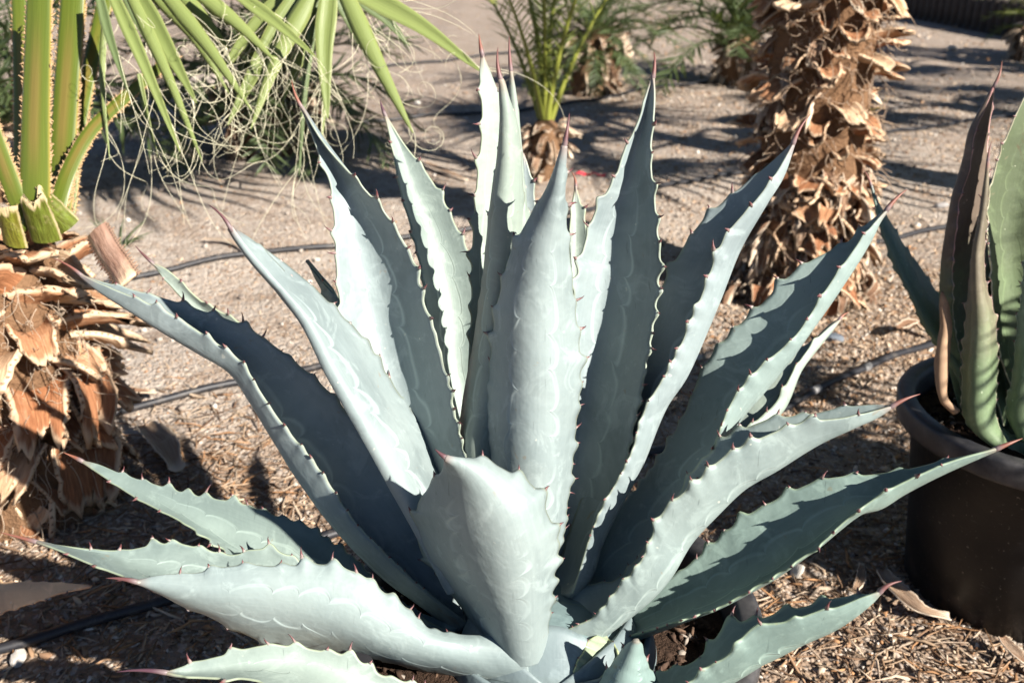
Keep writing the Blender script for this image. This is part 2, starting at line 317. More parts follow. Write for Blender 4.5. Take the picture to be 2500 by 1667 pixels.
def tube(mb, path, rad, k=8, mi=0, cap=True):
    path = np.asarray(path, float); n = len(path); rad = np.broadcast_to(np.asarray(rad, float), (n,))
    T = unit(np.gradient(path, axis=0)); ref = np.array([0.0, 0, 1.0]) if abs(T[0][2]) < 0.9 else np.array([1.0, 0, 0])
    A = unit(np.cross(T, ref)); B = np.cross(T, A)
    a = np.linspace(0, 2 * math.pi, k, endpoint=False)
    G = path[:, None] + rad[:, None, None] * (np.cos(a)[None, :, None] * A[:, None] + np.sin(a)[None, :, None] * B[:, None])
    n0 = mb.n; mb.grid(G, mi=mi, close=True, flip=True)
    if cap:
        mb.f += [tuple(n0 + j for j in range(k)), tuple(n0 + (n - 1) * k + j for j in range(k))[::-1]]; mb.mi += [mi, mi]
def hills(x, y):
    return (0.010 * np.sin(2.1 * x + 0.7 * y + 1) + 0.008 * np.sin(3.7 * y - 1.3 * x) + 0.006 * np.sin(6.3 * x + 4.1 * y)
            + 0.004 * np.sin(11 * x - 7 * y + 2) + 0.003 * np.sin(17 * y + 13 * x)) * np.clip((x * x + y * y) / 2.0, 0.3, 1)

# ------------------------------------------------------------------ ground
def build_ground():
    xs = np.unique(np.r_[np.linspace(-90, -6, 12), np.linspace(-6, 6, 161), np.linspace(6, 90, 12)])
    ys = np.unique(np.r_[np.linspace(-60, -1, 8), np.linspace(-1, 9, 151), np.linspace(9, 160, 14)])
    X, Y = np.meshgrid(xs, ys); Z = hills(X, Y)
    mb = MB(); mb.grid(np.stack([X, Y, Z], -1))
    o = link('ground', mb.mesh('ground', M_GROUND)); o['kind'] = 'structure'
    # a low pale heap of sand by the fan palm
    c = Pz(520, 205); mb = MB(); r = np.linspace(0, 1, 14); a = np.linspace(0, 2 * math.pi, 36, endpoint=False)
    R, A = np.meshgrid(r, a, indexing='ij'); rad = R * (1 + 0.12 * np.sin(3 * A) + 0.06 * np.sin(7 * A + 1))
    x = c[0] + 0.42 * rad * np.cos(A); y = c[1] + 0.34 * rad * np.sin(A)
    z = hills(x, y) - 0.012 + 0.13 * np.cos(R * math.pi / 2) ** 1.6 + 0.006 * np.sin(25 * x + 18 * y)
    mb.grid(np.stack([x, y, z], -1), close=True, flip=True)
    m, nt, b = mat('grey_sand', (0.42, 0.36, 0.31), 0.95, 0.1); n1 = noise(nt, 60, 4, 0.7, objco(nt))
    nt.links.new(mixc(nt, n1, (0.30, 0.25, 0.21), (0.50, 0.43, 0.37)), b.inputs['Base Color']); bump(nt, b, n1, 0.8, 0.01)
    h = link('sand_heap', mb.mesh('sand_heap', m)); tag(h, 'low heap of pale sand on the ground behind the fan palm fronds', 'sand heap')
build_ground()

CHIPCOL = np.array([(0.42, 0.30, 0.20), (0.30, 0.19, 0.115), (0.52, 0.41, 0.30), (0.19, 0.115, 0.07), (0.36, 0.30, 0.25),
                    (0.60, 0.54, 0.47), (0.40, 0.22, 0.11), (0.13, 0.085, 0.06), (0.46, 0.36, 0.27)])
def scatter_chips(name, x, y, L, W, T, cols, zoff=0.0, zf=hills, bend=0.25, tilt=0.35, label=None):
    """many small mulch chips, twigs or pebbles, each a bent tapered block"""
    n = len(x); yaw = rng.uniform(0, 2 * math.pi, n); pit = rng.normal(0, tilt, n); rol = rng.normal(0, 0.5, n)
    # template: 3 sections x 4 corners
    sec = []
    for s, wk in ((-1, 0.55), (0, 1.0), (1, 0.5)):
        for (a, bb) in ((-1, -1), (1, -1), (1, 1), (-1, 1)):
            sec.append((s, a * wk, bb * (1 if s == 0 else 0.75), 1.0 if s == 0 else 0.0))
    t = np.array(sec); V = np.empty((n, 12, 3)); j = 1 + rng.normal(0, 0.22, (n, 12, 3))
    V[:, :, 0] = t[None, :, 0] * L[:, None] * 0.5; V[:, :, 1] = t[None, :, 1] * W[:, None] * 0.5
    V[:, :, 2] = t[None, :, 2] * T[:, None] * 0.5 + t[None, :, 3] * (L * rng.normal(0, bend, n) * 0.5)[:, None]
    V *= j
    V[:, :, 1] += t[None, :, 3] * (L * rng.normal(0, bend, n) * 0.4)[:, None]
    def rot(V, a, i, k):
        c, s = np.cos(a)[:, None], np.sin(a)[:, None]; A, B = V[:, :, i].copy(), V[:, :, k].copy()
        V[:, :, i] = c * A - s * B; V[:, :, k] = s * A + c * B
    rot(V, rol, 1, 2); rot(V, pit, 0, 2); rot(V, yaw, 0, 1)
    V[:, :, 0] += x[:, None]; V[:, :, 1] += y[:, None]; V[:, :, 2] += (zf(x, y) + T * 0.45 + zoff)[:, None]
    q = [(0, 1, 2, 3), (8, 11, 10, 9)]
    for s in (0, 4):
        for k in range(4): q.append((s + k, s + 4 + k, s + 4 + (k + 1) % 4, s + (k + 1) % 4))
    F = (np.array(q)[None] + (np.arange(n) * 12)[:, None, None]).reshape(-1, 4)
    me = bpy.data.meshes.new(name); nv, nf = n * 12, len(F)
    me.vertices.add(nv); me.vertices.foreach_set('co', V.ravel()); me.loops.add(nf * 4); me.loops.foreach_set('vertex_index', F.ravel().astype(np.int32))
    me.polygons.add(nf); me.polygons.foreach_set('loop_start', np.arange(0, nf * 4, 4, dtype=np.int32))
    ca = me.color_attributes.new('Col', 'FLOAT_COLOR', 'POINT')
    C = np.repeat(np.c_[cols, np.ones(n)][:, None], 12, 1).astype(np.float32); ca.data.foreach_set('color', C.ravel())
    me.update(calc_edges=True); me.validate(); me.materials.append(M_CHIP); return me
def wedge(n, d0, d1, spread=0.60):
    """random ground points inside the seen wedge between two distances, denser near the camera side"""
    y = np.sqrt(rng.uniform(d0 ** 2, d1 ** 2, n)); x = rng.uniform(-1, 1, n) * (spread * y + 0.15); return x, y
def build_litter():
    def clump(x, y):
        return 0.5 + 0.5 * np.sin(2.3 * x + 1.1 * np.sin(1.7 * y)) * np.sin(1.9 * y + 1.3 * np.sin(2.1 * x) + 0.8)
    for name, lab, n, d0, d1, Lr, Wr, Tr in (
            ('mulch', 'tan and brown wood chips and gravel covering the near ground', 36000, 1.0, 3.0, (0.004, 0.022), (0.0025, 0.009), (0.002, 0.006)),
            ('mulch', 'wood chips and gravel thinly covering the ground between the palms', 24000, 3.0, 6.5, (0.006, 0.028), (0.004, 0.012), (0.003, 0.008)),
            ('mulch', 'sparse chips and pebbles on the far ground towards the log edging', 8000, 6.5, 13.0, (0.012, 0.055), (0.008, 0.025), (0.005, 0.014))):
        x, y = wedge(n, d0, d1); k = clump(x, y)
        keep = rng.uniform(0, 1, n) < (0.35 + 0.65 * np.clip(k + 0.35 * (x > 0.3) + 0.25 * (y < 1.6), 0, 1)) * np.where((x < 0.3) & (y > 1.75), 0.8, np.where(y > 3.0, 0.75, 1.0)); x, y = x[keep], y[keep]; n = len(x)
        q = rng.uniform(0, 1, n) ** 2.2
        L = Lr[0] + (Lr[1] - Lr[0]) * q; W = Wr[0] + (Wr[1] - Wr[0]) * rng.uniform(0, 1, n) ** 1.6 * (0.4 + q); T = Tr[0] + (Tr[1] - Tr[0]) * rng.uniform(0, 1, n) ** 2
        fine = np.where((x < 0.35) & (y > 1.7), 0.62, 1.0); L, W, T = L * fine, W * fine, T * fine
        cols = CHIPCOL[rng.choice(len(CHIPCOL), n, p=[.2, .10, .21, .06, .1, .11, .06, .04, .12])] * rng.uniform(0.7, 1.25, (n, 1))
        o = link(name, scatter_chips(name, x, y, L, W, T, cols)); o['kind'] = 'stuff'; o['label'] = lab; o['category'] = 'mulch'
    n = 1500; x, y = wedge(n, 1.7, 8.0); sz = 0.006 + 0.016 * rng.uniform(0, 1, n) ** 3
    cols = np.array([(0.55, 0.50, 0.44), (0.42, 0.37, 0.32), (0.30, 0.25, 0.21), (0.62, 0.58, 0.53)])[rng.choice(4, n)] * rng.uniform(0.8, 1.1, (n, 1))
    o = link('pebbles', scatter_chips('pebbles', x, y, sz, sz * 0.8, sz * 0.6, cols, 0.0, bend=0.03, tilt=0.2)); o['kind'] = 'stuff'; o['label'] = 'pale and grey pebbles strewn over the open sand'; o['category'] = 'pebbles'
    # straw: long thin pieces gathered in patches
    xs, ys = [], []
    for (px, py, s, n) in ((520, 1180, 0.16, 420), (420, 1060, 0.15, 160), (1700, 1290, 0.2, 320), (1980, 1500, 0.28, 420), (2250, 1600, 0.22, 350), (120, 1640, 0.2, 260), (300, 1350, 0.22, 260), (1850, 800, 0.3, 200), (2080, 1250, 0.2, 200), (1700, 980, 0.25, 220)):
        c = Pz(px, py); xs.append(rng.normal(c[0], s, n)); ys.append(rng.normal(c[1], s * 0.8, n))
    x, y = np.concatenate(xs), np.concatenate(ys); n = len(x)
    L = rng.uniform(0.02, 0.075, n); W = rng.uniform(0.0015, 0.0038, n); T = rng.uniform(0.001, 0.002, n)
    cols = CHIPCOL[rng.choice([0, 1, 2, 3, 6, 8], n)] * rng.uniform(0.7, 1.2, (n, 1))
    o = link('straw', scatter_chips('straw', x, y, L, W, T, cols, 0.004, bend=0.12, tilt=0.18)); o['kind'] = 'stuff'; o['label'] = 'dry straw and palm fibre lying in loose patches on the mulch'; o['category'] = 'straw'
build_litter()

def rock_mesh(seed, flat=0.6):
    r = np.random.default_rng(seed); mb = MB(); nu, nv = 14, 9
    th = np.linspace(0.02, math.pi - 0.02, nv); ph = np.linspace(0, 2 * math.pi, nu, endpoint=False)
    T, Ph = np.meshgrid(th, ph, indexing='ij'); d = np.stack([np.sin(T) * np.cos(Ph), np.sin(T) * np.sin(Ph), np.cos(T)], -1)
    k = np.ones(T.shape)
    for i in range(9):
        a = unit(r.normal(size=3)); c = r.uniform(0.55, 0.85); k = np.minimum(k, c / np.maximum(d @ a, 0.3))
    G = d * k[..., None] * np.array([1.0, 0.75, flat]); mb.grid(G, close=True, flip=True)
    return mb.mesh('rock', M_ROCK, smooth=False)
ROCKS = [rock_mesh(i, f) for i, f in enumerate((0.6, 0.5, 0.7, 0.45))]

# ------------------------------------------------------------------ agave leaves
def leaf_build(root, origin, L, M, R, d0, d1, dl, dr, spine=None, tint=(1, 1, 1), material=None, name='leaf', rows=230, cols=15,
               thick=(0.011, 0.003), tooth=1.0, bow=0.0, sd=0, prof=0.55, spread=(0.0, 0.0), tstart=0.10, ripple=0.0015):
    r = np.random.default_rng(sd + 100); n = rows; t = np.linspace(0, 1, n)
    wp = np.clip((1 - t) / prof, 0, 1) ** 0.7 * np.clip(0.55 + t / 0.25 * 0.45, 0, 1)
    dm = d0 + (d1 - d0) * t + bow * 4 * t * (1 - t)
    def line(pl, off):
        q = spline(pl, n); d = dm + off * wp; return np.array([P(a, b, c) for (a, b), c in zip(q, d)])
    Lw, Mw, Rw = line(L, dl), line(M, 0.0), line(R, dr)
    # gentle wobble of the blade
    ph = r.uniform(0, 6.28, 4)
    N0 = unit(np.cross(Rw - Lw, np.gradient(Mw, axis=0)))
    for A, p in ((Lw, ph[0]), (Rw, ph[1])):
        A += N0 * (ripple * (np.sin(t * 17 + p) + 0.7 * np.sin(t * 31 + 2 * p)) * wp)[:, None]
    s_len = np.r_[0, np.cumsum(np.linalg.norm(np.diff(Mw, axis=0), axis=1))]; tot = s_len[-1]
    # teeth stations
    def stations():
        s = tot * tstart + r.uniform(0, 0.01); out = []
        while s < tot * 0.95:
            f = s / tot; out.append(s); s += (0.009 + 0.030 * f) * r.uniform(0.7, 1.35)
        return out
    SL, SR = stations(), stations()
    def outw(A):
        e = unit(A - Mw); T = unit(np.gradient(A, axis=0)); return unit(e - (e * T).sum(-1, keepdims=True) * T)
    OL, OR = outw(Lw), outw(Rw)
    def mam(S):
        z = np.zeros(n)
        for s in S:
            f = s / tot; a = (0.0019 + 0.0040 * min(f * 2, 1)) * r.uniform(0.2, 1.6) * (1 if f < 0.85 else 0.5) * tooth
            ds = s_len - s; z += a * np.exp(-np.where(ds > 0, ds / 0.0042, ds / 0.0075) ** 2)
        return z
    zl, zr = mam(SL), mam(SR); endf = np.clip((1 - t) / 0.06, 0, 1)
    Le = Lw + OL * (zl * endf)[:, None]; Re = Rw + OR * (zr * endf)[:, None]   # toothed margins
    u = np.sin(np.linspace(-1, 1, cols) * math.pi / 2 * 0.86) / math.sin(math.pi / 2 * 0.86)
    wl, wm, wr = u * (u - 1) / 2, 1 - u * u, u * (u + 1) / 2
    G = Lw[:, None] * wl[None, :, None] + Mw[:, None] * wm[None, :, None] + Rw[:, None] * wr[None, :, None]
    ew = np.clip((np.abs(u) - 0.72) / 0.28, 0, 1) ** 1.5
    G += (Le - Lw)[:, None] * (ew * (u < 0))[None, :, None] + (Re - Rw)[:, None] * (ew * (u > 0))[None, :, None]
    nrm = unit(np.cross(np.gradient(G, axis=1), np.gradient(G, axis=0)))
    th = (0.0009 + (thick[0] + (thick[1] - thick[0]) * t)[:, None] * (1 - u[None] ** 2) * 0.5)
    F, B = G + nrm * th[..., None], G - nrm * th[..., None]
    ring = np.concatenate([F, B[:, ::-1]], axis=1)
    V, U = np.meshgrid(t, (u + 1) / 2, indexing='ij'); uv = np.stack([U, V], -1); uvr = np.concatenate([uv, uv[:, ::-1]], 1)
    mb = MB(); mb.grid(ring, uvr, close=True); c2 = cols * 2; mb.f.append(tuple(range(c2))[::-1]); mb.mi.append(0)
    mb.f.append(tuple((n - 1) * c2 + k for k in range(c2))); mb.mi.append(0)
    o = link(name, mb.mesh(name, material or M_AGAVE, origin=origin), root); o.color = (*tint, 1)
    if tooth > 0:
        mt = MB()
        for S, E, O in ((SL, Le, OL), (SR, Re, OR)):
            for s in S:
                if r.uniform() < 0.12: continue
                i = int(np.searchsorted(s_len, s)); i = min(max(i, 1), n - 2)
                T = unit(E[i + 1] - E[i - 1]); f = s / tot
                ln = (0.0034 + 0.0040 * min(1.6 * f, 1)) * r.uniform(0.45, 1.6) * tooth; rb = (0.0008 + 0.0006 * f) * r.uniform(0.8, 1.4)
                Nn = unit(np.cross(T, O[i])); d = unit(O[i] + T * r.normal(0.15, 0.35) + Nn * r.normal(0, 0.15))
                hook = T * r.choice([-1, 1], p=[0.35, 0.65]) * 0.35
                p0 = E[i] - O[i] * 0.0012
                tube(mt, [p0, p0 + d * ln * 0.45, p0 + d * ln * 0.8 + hook * ln * 0.15, p0 + d * ln + hook * ln * 0.5], [rb * 1.6, rb * 0.8, rb * 0.4, 0.0002], 5)
        k = link('margin_teeth', mt.mesh('margin_teeth', M_SPINE, origin=origin), o); k['kind'] = 'stuff'
    if spine:
        tip = P(spine[0], spine[1], dm[-1] + (spine[2] if len(spine) > 2 else 0)); a = Mw[-1]; T = unit(Mw[-1] - Mw[-6]); ln = np.linalg.norm(tip - a)
        tt = np.linspace(0, 1, 10)[:, None]; path = a * (1 - tt) ** 2 + (a + T * ln * 0.5) * 2 * tt * (1 - tt) + tip * tt ** 2
        path = np.r_[[a - T * 0.006], path]
        rb = max(0.0022, 0.4 * np.linalg.norm(Lw[-8] - Rw[-8]))
        rb = min(rb, 0.0027)
        ms = MB(); tube(ms, path, np.r_[rb * 0.9, np.linspace(rb, 0.0003, 10) ** 1.0], 8)
        link('terminal_spine', ms.mesh('terminal_spine', M_TSPINE, origin=origin), o)
    return o

def pot(label, cx, cy, h, r_top, r_bot, soil_z):
    base = np.array([cx, cy, float(hills(np.array(cx), np.array(cy))) - 0.006])
    t = thing('nursery_pot', label, 'plant pot', base, 'black nursery pots')
    lip = 0.038
    pr = [(0.0, 0.0), (r_bot * 0.9, 0.0), (r_bot, 0.012), (r_bot + (r_top - 0.016 - r_bot) * 0.5, h * 0.5), (r_top - 0.014, h - lip - 0.004), (r_top - 0.005, h - lip)]
    inn = [(r_top - 0.020, h - lip - 0.002), (r_top - 0.03, soil_z - 0.05)]
    def lathe(pts, nseg=72):
        a = np.linspace(0, 2 * math.pi, nseg, endpoint=False); p = np.array(pts)
        w = 1 + 0.006 * np.sin(2 * a + 0.6) + 0.003 * np.sin(3 * a)
        return np.stack([p[:, 0, None] * np.cos(a) * w, p[:, 0, None] * np.sin(a) * w, np.repeat(p[:, 1, None], nseg, 1)], -1)
    mb = MB(); mb.grid(lathe(pr), close=True, flip=False); mb.grid(lathe(inn), close=True); link('pot_wall', mb.mesh('pot_wall', M_POT), t)
    rim = [(r_top - 0.006, h - lip), (r_top + 0.008, h - lip - 0.002), (r_top + 0.010, h - lip + 0.004), (r_top + 0.012, h - 0.006), (r_top + 0.009, h - 0.001), (r_top + 0.004, h), (r_top - 0.010, h), (r_top - 0.015, h - 0.003), (r_top - 0.018, h - 0.012), (r_top - 0.021, h - lip - 0.001)]
    mb = MB(); mb.grid(lathe(rim), close=True); link('rim', mb.mesh('rim', M_RIM), t)
    rr = np.linspace(0, 1, 16); a = np.linspace(0, 2 * math.pi, 48, endpoint=False); R, A = np.meshgrid(rr, a, indexing='ij')
    x = R * (r_top - 0.022) * np.cos(A); y = R * (r_top - 0.022) * np.sin(A); z = soil_z + 0.006 * np.sin(31 * x + 2) * np.sin(27 * y) + 0.004 * np.sin(70 * x + 50 * y)
    mb = MB(); mb.grid(np.stack([x, y, z], -1), close=True, flip=True); so = link('soil', mb.mesh('soil', M_SOIL), t)
    n = 900; ra = (r_top - 0.03) * np.sqrt(rng.uniform(0, 1, n)); an = rng.uniform(0, 6.283, n)
    cols = np.array([(0.08, 0.05, 0.035), (0.05, 0.03, 0.02), (0.14, 0.09, 0.06), (0.30, 0.26, 0.22)])[rng.choice(4, n, p=[.4, .36, .2, .04])]
    me = scatter_chips('soil_crumbs', ra * np.cos(an), ra * np.sin(an), rng.uniform(0.004, 0.016, n), rng.uniform(0.003, 0.008, n), rng.uniform(0.002, 0.006, n), cols, soil_z, lambda x, y: 0 * x)
    k = link('soil_crumbs', me, so); k['kind'] = 'stuff'
    return t, base

def build_agave():
    PX, PY = 0.042, 0.886
    pot('black nursery pot holding the big blue-grey agave', PX, PY, 0.345, 0.2165, 0.17, 0.305)
    org = np.array([PX, PY, 0.30])
    A = thing('agave_plant', 'large blue-grey agave with toothed leaves and dark spines in a black pot', 'agave', org)
    kw = {}
    GR = (0.82, 0.93, 0.82); YG = (1.06, 1.05, 0.90)
    def lf(L, M, R, d0, d1, dl, dr, spine, **k): return leaf_build(A, org, L, M, R, d0, d1, dl, dr, spine, **k)
    # ---- the upright heart: rolled young leaves
    lf([(1228, 1330), (1150, 1120), (1147, 860), (1154, 640), (1160, 513), (1169, 400), (1176, 320), (1175, 240), (1171, 179), (1176, 128)],
       [(1250, 1330), (1180, 1120), (1178, 860), (1186, 640), (1194, 513), (1197, 400), (1199, 320), (1195, 240), (1186, 179), (1176, 128)],
       [(1290, 1330), (1240, 1120), (1240, 860), (1245, 640), (1240, 513), (1235, 400), (1230, 320), (1218, 237), (1198, 179), (1176, 128)],
       1.115, 1.035, -0.022, 0.016, (1169, 83), sd=1, prof=0.7, tint=YG, tstart=0.45)
    lf([(1290, 1330), (1260, 1100), (1250, 800), (1255, 560), (1250, 400), (1243, 300), (1243, 220), (1247, 170)],
       [(1310, 1330), (1285, 1100), (1275, 800), (1272, 560), (1265, 400), (1258, 300), (1252, 220), (1247, 170)],
       [(1330, 1330), (1310, 1100), (1300, 800), (1290, 560), (1279, 440), (1270, 330), (1260, 240), (1247, 170)],
       1.075, 0.955, 0.012, 0.012, (1243, 89), sd=2, prof=0.7, tint=YG, tooth=0.4, tstart=0.5)
    lf([(1200, 1330), (1120, 1120), (1128, 1000), (1154, 850), (1178, 690), (1198, 500), (1214, 390), (1222, 290), (1219, 214), (1221, 190)],
       [(1250, 1330), (1180, 1120), (1190, 1000), (1205, 850), (1215, 690), (1228, 500), (1236, 390), (1236, 290), (1228, 214), (1221, 190)],
       [(1300, 1330), (1262, 1120), (1262, 1000), (1264, 850), (1266, 690), (1278, 540), (1272, 400), (1262, 305), (1240, 235), (1221, 190)],
       1.06, 0.935, 0.045, 0.038, (1216, 116), sd=3, prof=0.7, tint=YG, tooth=0.35, tstart=0.5, thick=(0.012, 0.005))
    lf([(1330, 1330), (1280, 1000), (1262, 640), (1265, 480), (1270, 400), (1275, 372)], [(1345, 1330), (1300, 1000), (1285, 640), (1284, 480), (1280, 400), (1275, 372)],
       [(1360, 1330), (1330, 1000), (1318, 640), (1303, 470), (1287, 400), (1275, 372)], 1.10, 1.02, -0.01, -0.012, None, sd=4, tooth=1.0, tstart=0.3)
    # D: the broad leaf in front of the heart, outer face to the viewer
    lf([(1255, 1430), (1205, 1250), (1196, 1113), (1190, 1040), (1194, 921), (1205, 830), (1213, 756), (1230, 690), (1240, 640), (1262, 590), (1300, 520), (1330, 470), (1352, 420), (1367, 375), (1379, 352)],
       [(1300, 1430), (1295, 1250), (1295, 1113), (1300, 1040), (1302, 921), (1303, 830), (1305, 756), (1312, 690), (1318, 640), (1325, 590), (1345, 520), (1358, 470), (1366, 420), (1374, 380), (1379, 352)],
       [(1345, 1430), (1378, 1260), (1393, 1150), (1403, 1046), (1412, 980), (1416, 900), (1412, 840), (1404, 770), (1398, 720), (1391, 640), (1383, 560), (1379, 500), (1379, 440), (1380, 390), (1379, 352)],
       1.03, 0.885, 0.048, 0.030, (1390, 277), sd=5, tooth=1.1, tint=(1, 1, 0.98), thick=(0.014, 0.005))
    # Q: small leaf between D and H
    lf([(1400, 1200), (1375, 900), (1380, 700), (1388, 590), (1397, 500), (1406, 453)], [(1420, 1200), (1400, 900), (1404, 700), (1408, 590), (1406, 500), (1406, 453)],
       [(1440, 1200), (1440, 900), (1440, 700), (1434, 575), (1418, 500), (1406, 453)], 1.13, 1.16, -0.02, -0.02, (1396, 420), sd=6, tint=YG, prof=0.8)
    # H: tall leaf right of the heart, inner face to the viewer
    lf([(1310, 1400), (1330, 1200), (1370, 900), (1398, 745), (1412, 670), (1424, 610), (1452, 520), (1484, 465), (1503, 433), (1520, 379), (1545, 325), (1564, 280), (1580, 223), (1595, 186)],
       [(1370, 1400), (1415, 1200), (1470, 900), (1490, 745), (1500, 670), (1508, 610), (1525, 520), (1540, 465), (1549, 433), (1556, 379), (1570, 325), (1580, 280), (1588, 223), (1595, 186)],
       [(1430, 1400), (1510, 1200), (1575, 900), (1598, 760), (1606, 690), (1612, 630), (1604, 556), (1597, 482), (1590, 430), (1588, 370), (1592, 320), (1597, 268), (1598, 220), (1595, 186)],
       1.115, 1.04, -0.026, -0.066, (1597, 127), sd=7, bow=0.02)
    # C and B: back-left leaves, inner face to the viewer
    lf([(1200, 1380), (1120, 1180), (1062, 950), (1042, 800), (1036, 725), (1033, 683), (1020, 620), (1002, 549), (981, 478), (967, 411), (953, 339), (938, 276)],
       [(1235, 1380), (1165, 1180), (1112, 950), (1098, 800), (1092, 725), (1086, 683), (1070, 620), (1046, 549), (1015, 478), (990, 411), (965, 339), (938, 276)],
       [(1270, 1380), (1230, 1180), (1190, 950), (1178, 800), (1168, 725), (1160, 665), (1142, 612), (1108, 540), (1070, 467), (1035, 413), (985, 350), (938, 276)],
       1.145, 1.195, -0.040, -0.012, (928, 245), sd=8, tint=(1.02, 1.03, 0.92), bow=0.02)
    lf([(1120, 1420), (1000, 1220), (905, 1000), (848, 820), (832, 740), (824, 670), (817, 558), (806, 451), (784, 393), (758, 321), (734, 258)],
       [(1170, 1420), (1085, 1220), (1005, 1000), (955, 820), (935, 740), (920, 670), (893, 558), (858, 470), (826, 405), (775, 325), (734, 258)],
       [(1220, 1420), (1160, 1220), (1116, 1045), (1082, 890), (1056, 790), (1034, 735), (1010, 643), (945, 528), (866, 437), (790, 348), (734, 258)],
       1.105, 1.045, -0.030, -0.058, (712, 196), sd=9, bow=0.015)
    # R: small dark leaf tip behind A
    lf([(960, 1150), (850, 880), (790, 715), (768, 675), (748, 634)], [(975, 1150), (870, 880), (810, 715), (780, 675), (748, 634)], [(990, 1150), (890, 880), (826, 730), (793, 690), (748, 634)],
       1.17, 1.16, 0.02, -0.01, None, sd=10, tint=GR, prof=0.8)
    # A: left leaf, keel at its left, outer right flank to the viewer
    lf([(1120, 1440), (1030, 1240), (930, 1050), (850, 900), (780, 780), (715, 690), (650, 615), (600, 580), (560, 552)],
       [(1110, 1440), (1015, 1262), (912, 1082), (810, 908), (747, 787), (688, 716), (620, 638), (580, 585), (560, 552)],
       [(1180, 1440), (1110, 1210), (1038, 1062), (962, 943), (890, 830), (820, 758), (752, 694), (680, 632), (610, 582), (560, 552)],
       1.045, 0.96, 0.055, 0.085, (509, 500), sd=11, tint=(1, 1.0, 0.99), thick=(0.015, 0.005))
    # A0: long leaf to the left, keel at the left, dark channel open to the viewer
    lf([(1140, 1520), (1052, 1452), (980, 1389), (925, 1335), (860, 1263), (795, 1172), (745, 1105), (700, 1048), (670, 1008), (634, 954), (585, 880), (500, 820), (420, 770), (326, 725), (250, 694), (194, 668)],
       [(1130, 1545), (1063, 1487), (1016, 1450), (962, 1411), (911, 1364), (842, 1288), (796, 1234), (729, 1140), (696, 1084), (661, 1029), (625, 975), (565, 900), (490, 856), (400, 806), (304, 747), (240, 706), (194, 668)],
       [(1200, 1500), (1100, 1380), (1010, 1250), (957, 1167), (904, 1082), (823, 979), (712, 877), (661, 837), (600, 797), (520, 768), (433, 738), (326, 709), (255, 690), (194, 668)],
       1.105, 1.10, -0.042, -0.004, (129, 630), sd=12, bow=0.01, prof=0.65)
    # A': slim leaf behind A0
    lf([(900, 1200), (640, 900), (520, 790), (464, 747), (402, 682), (368, 638)], [(920, 1190), (660, 880), (545, 790), (475, 735), (405, 670), (368, 638)], [(940, 1180), (700, 880), (580, 785), (491, 734), (412, 662), (368, 638)],
       1.17, 1.24, -0.01, -0.02, (330, 600), sd=13, tint=YG, prof=0.8, bow=0.02)
    # I: right of H, dark channel, bright outer strip at its right
    lf([(1330, 1440), (1395, 1300), (1440, 1180), (1497, 1040), (1522, 930), (1550, 850), (1594, 760), (1640, 650), (1710, 545), (1800, 465), (1880, 400), (1938, 346)],
       [(1370, 1460), (1428, 1410), (1455, 1330), (1490, 1255), (1557, 1127), (1615, 988), (1664, 912), (1740, 743), (1800, 603), (1867, 491), (1907, 429), (1938, 346)],
       [(1400, 1450), (1414, 1400), (1432, 1335), (1460, 1260), (1538, 1105), (1580, 1000), (1630, 905), (1700, 750), (1765, 590), (1840, 495), (1895, 420), (1938, 346)],
       1.075, 1.00, 0.044, -0.040, (1979, 279), sd=14, prof=0.6, bow=0.01)
    # J: further right, same attitude
    lf([(1360, 1470), (1470, 1300), (1560, 1190), (1650, 1050), (1716, 905), (1800, 800), (1870, 730), (1934, 668), (1995, 628), (2068, 592), (2120, 545), (2168, 508)],
       [(1400, 1480), (1530, 1380), (1640, 1240), (1742, 1100), (1800, 1012), (1880, 917), (1961, 805), (2041, 703), (2090, 636), (2125, 580), (2145, 540), (2168, 508)],
       [(1440, 1480), (1570, 1360), (1680, 1200), (1740, 1092), (1784, 980), (1850, 905), (1934, 828), (2012, 712), (2065, 636), (2105, 580), (2138, 540), (2168, 508)],
       1.09, 1.02, 0.040, -0.036, (2214, 463), sd=15, prof=0.6, tint=(0.94, 1.0, 0.93))
    # K: small leaf behind J
    lf([(1560, 1350), (1760, 1030), (1860, 900), (1920, 862), (1975, 838), (2023, 794), (2052, 776)], [(1600, 1340), (1800, 1110), (1903, 993), (1947, 904), (1990, 852), (2030, 804), (2052, 776)],
       [(1590, 1340), (1780, 1090), (1890, 985), (1942, 895), (1975, 850), (2020, 802), (2052, 776)], 1.16, 1.22, 0.03, -0.015, (2072, 762), sd=16, tint=YG, prof=0.7)
    # Lf: right leaf twisting so its pale outer face shows
    lf([(1330, 1560), (1420, 1445), (1520, 1405), (1600, 1290), (1700, 1160), (1767, 1066), (1813, 1044), (1890, 1020), (1979, 1011), (2068, 997), (2140, 988), (2180, 990)],
       [(1320, 1595), (1453, 1548), (1560, 1476), (1625, 1410), (1681, 1320), (1742, 1255), (1815, 1187), (1892, 1143), (1992, 1082), (2080, 1040), (2140, 1014), (2180, 990)],
       [(1350, 1560), (1455, 1500), (1520, 1420), (1572, 1344), (1638, 1244), (1700, 1168), (1756, 1120), (1850, 1068), (1960, 1038), (2070, 1015), (2140, 1000), (2180, 990)],
       1.05, 0.95, 0.034, -0.034, (2246, 962), sd=17, prof=0.5, tint=(0.98, 1.0, 0.95), ripple=0.003, tstart=0.05)
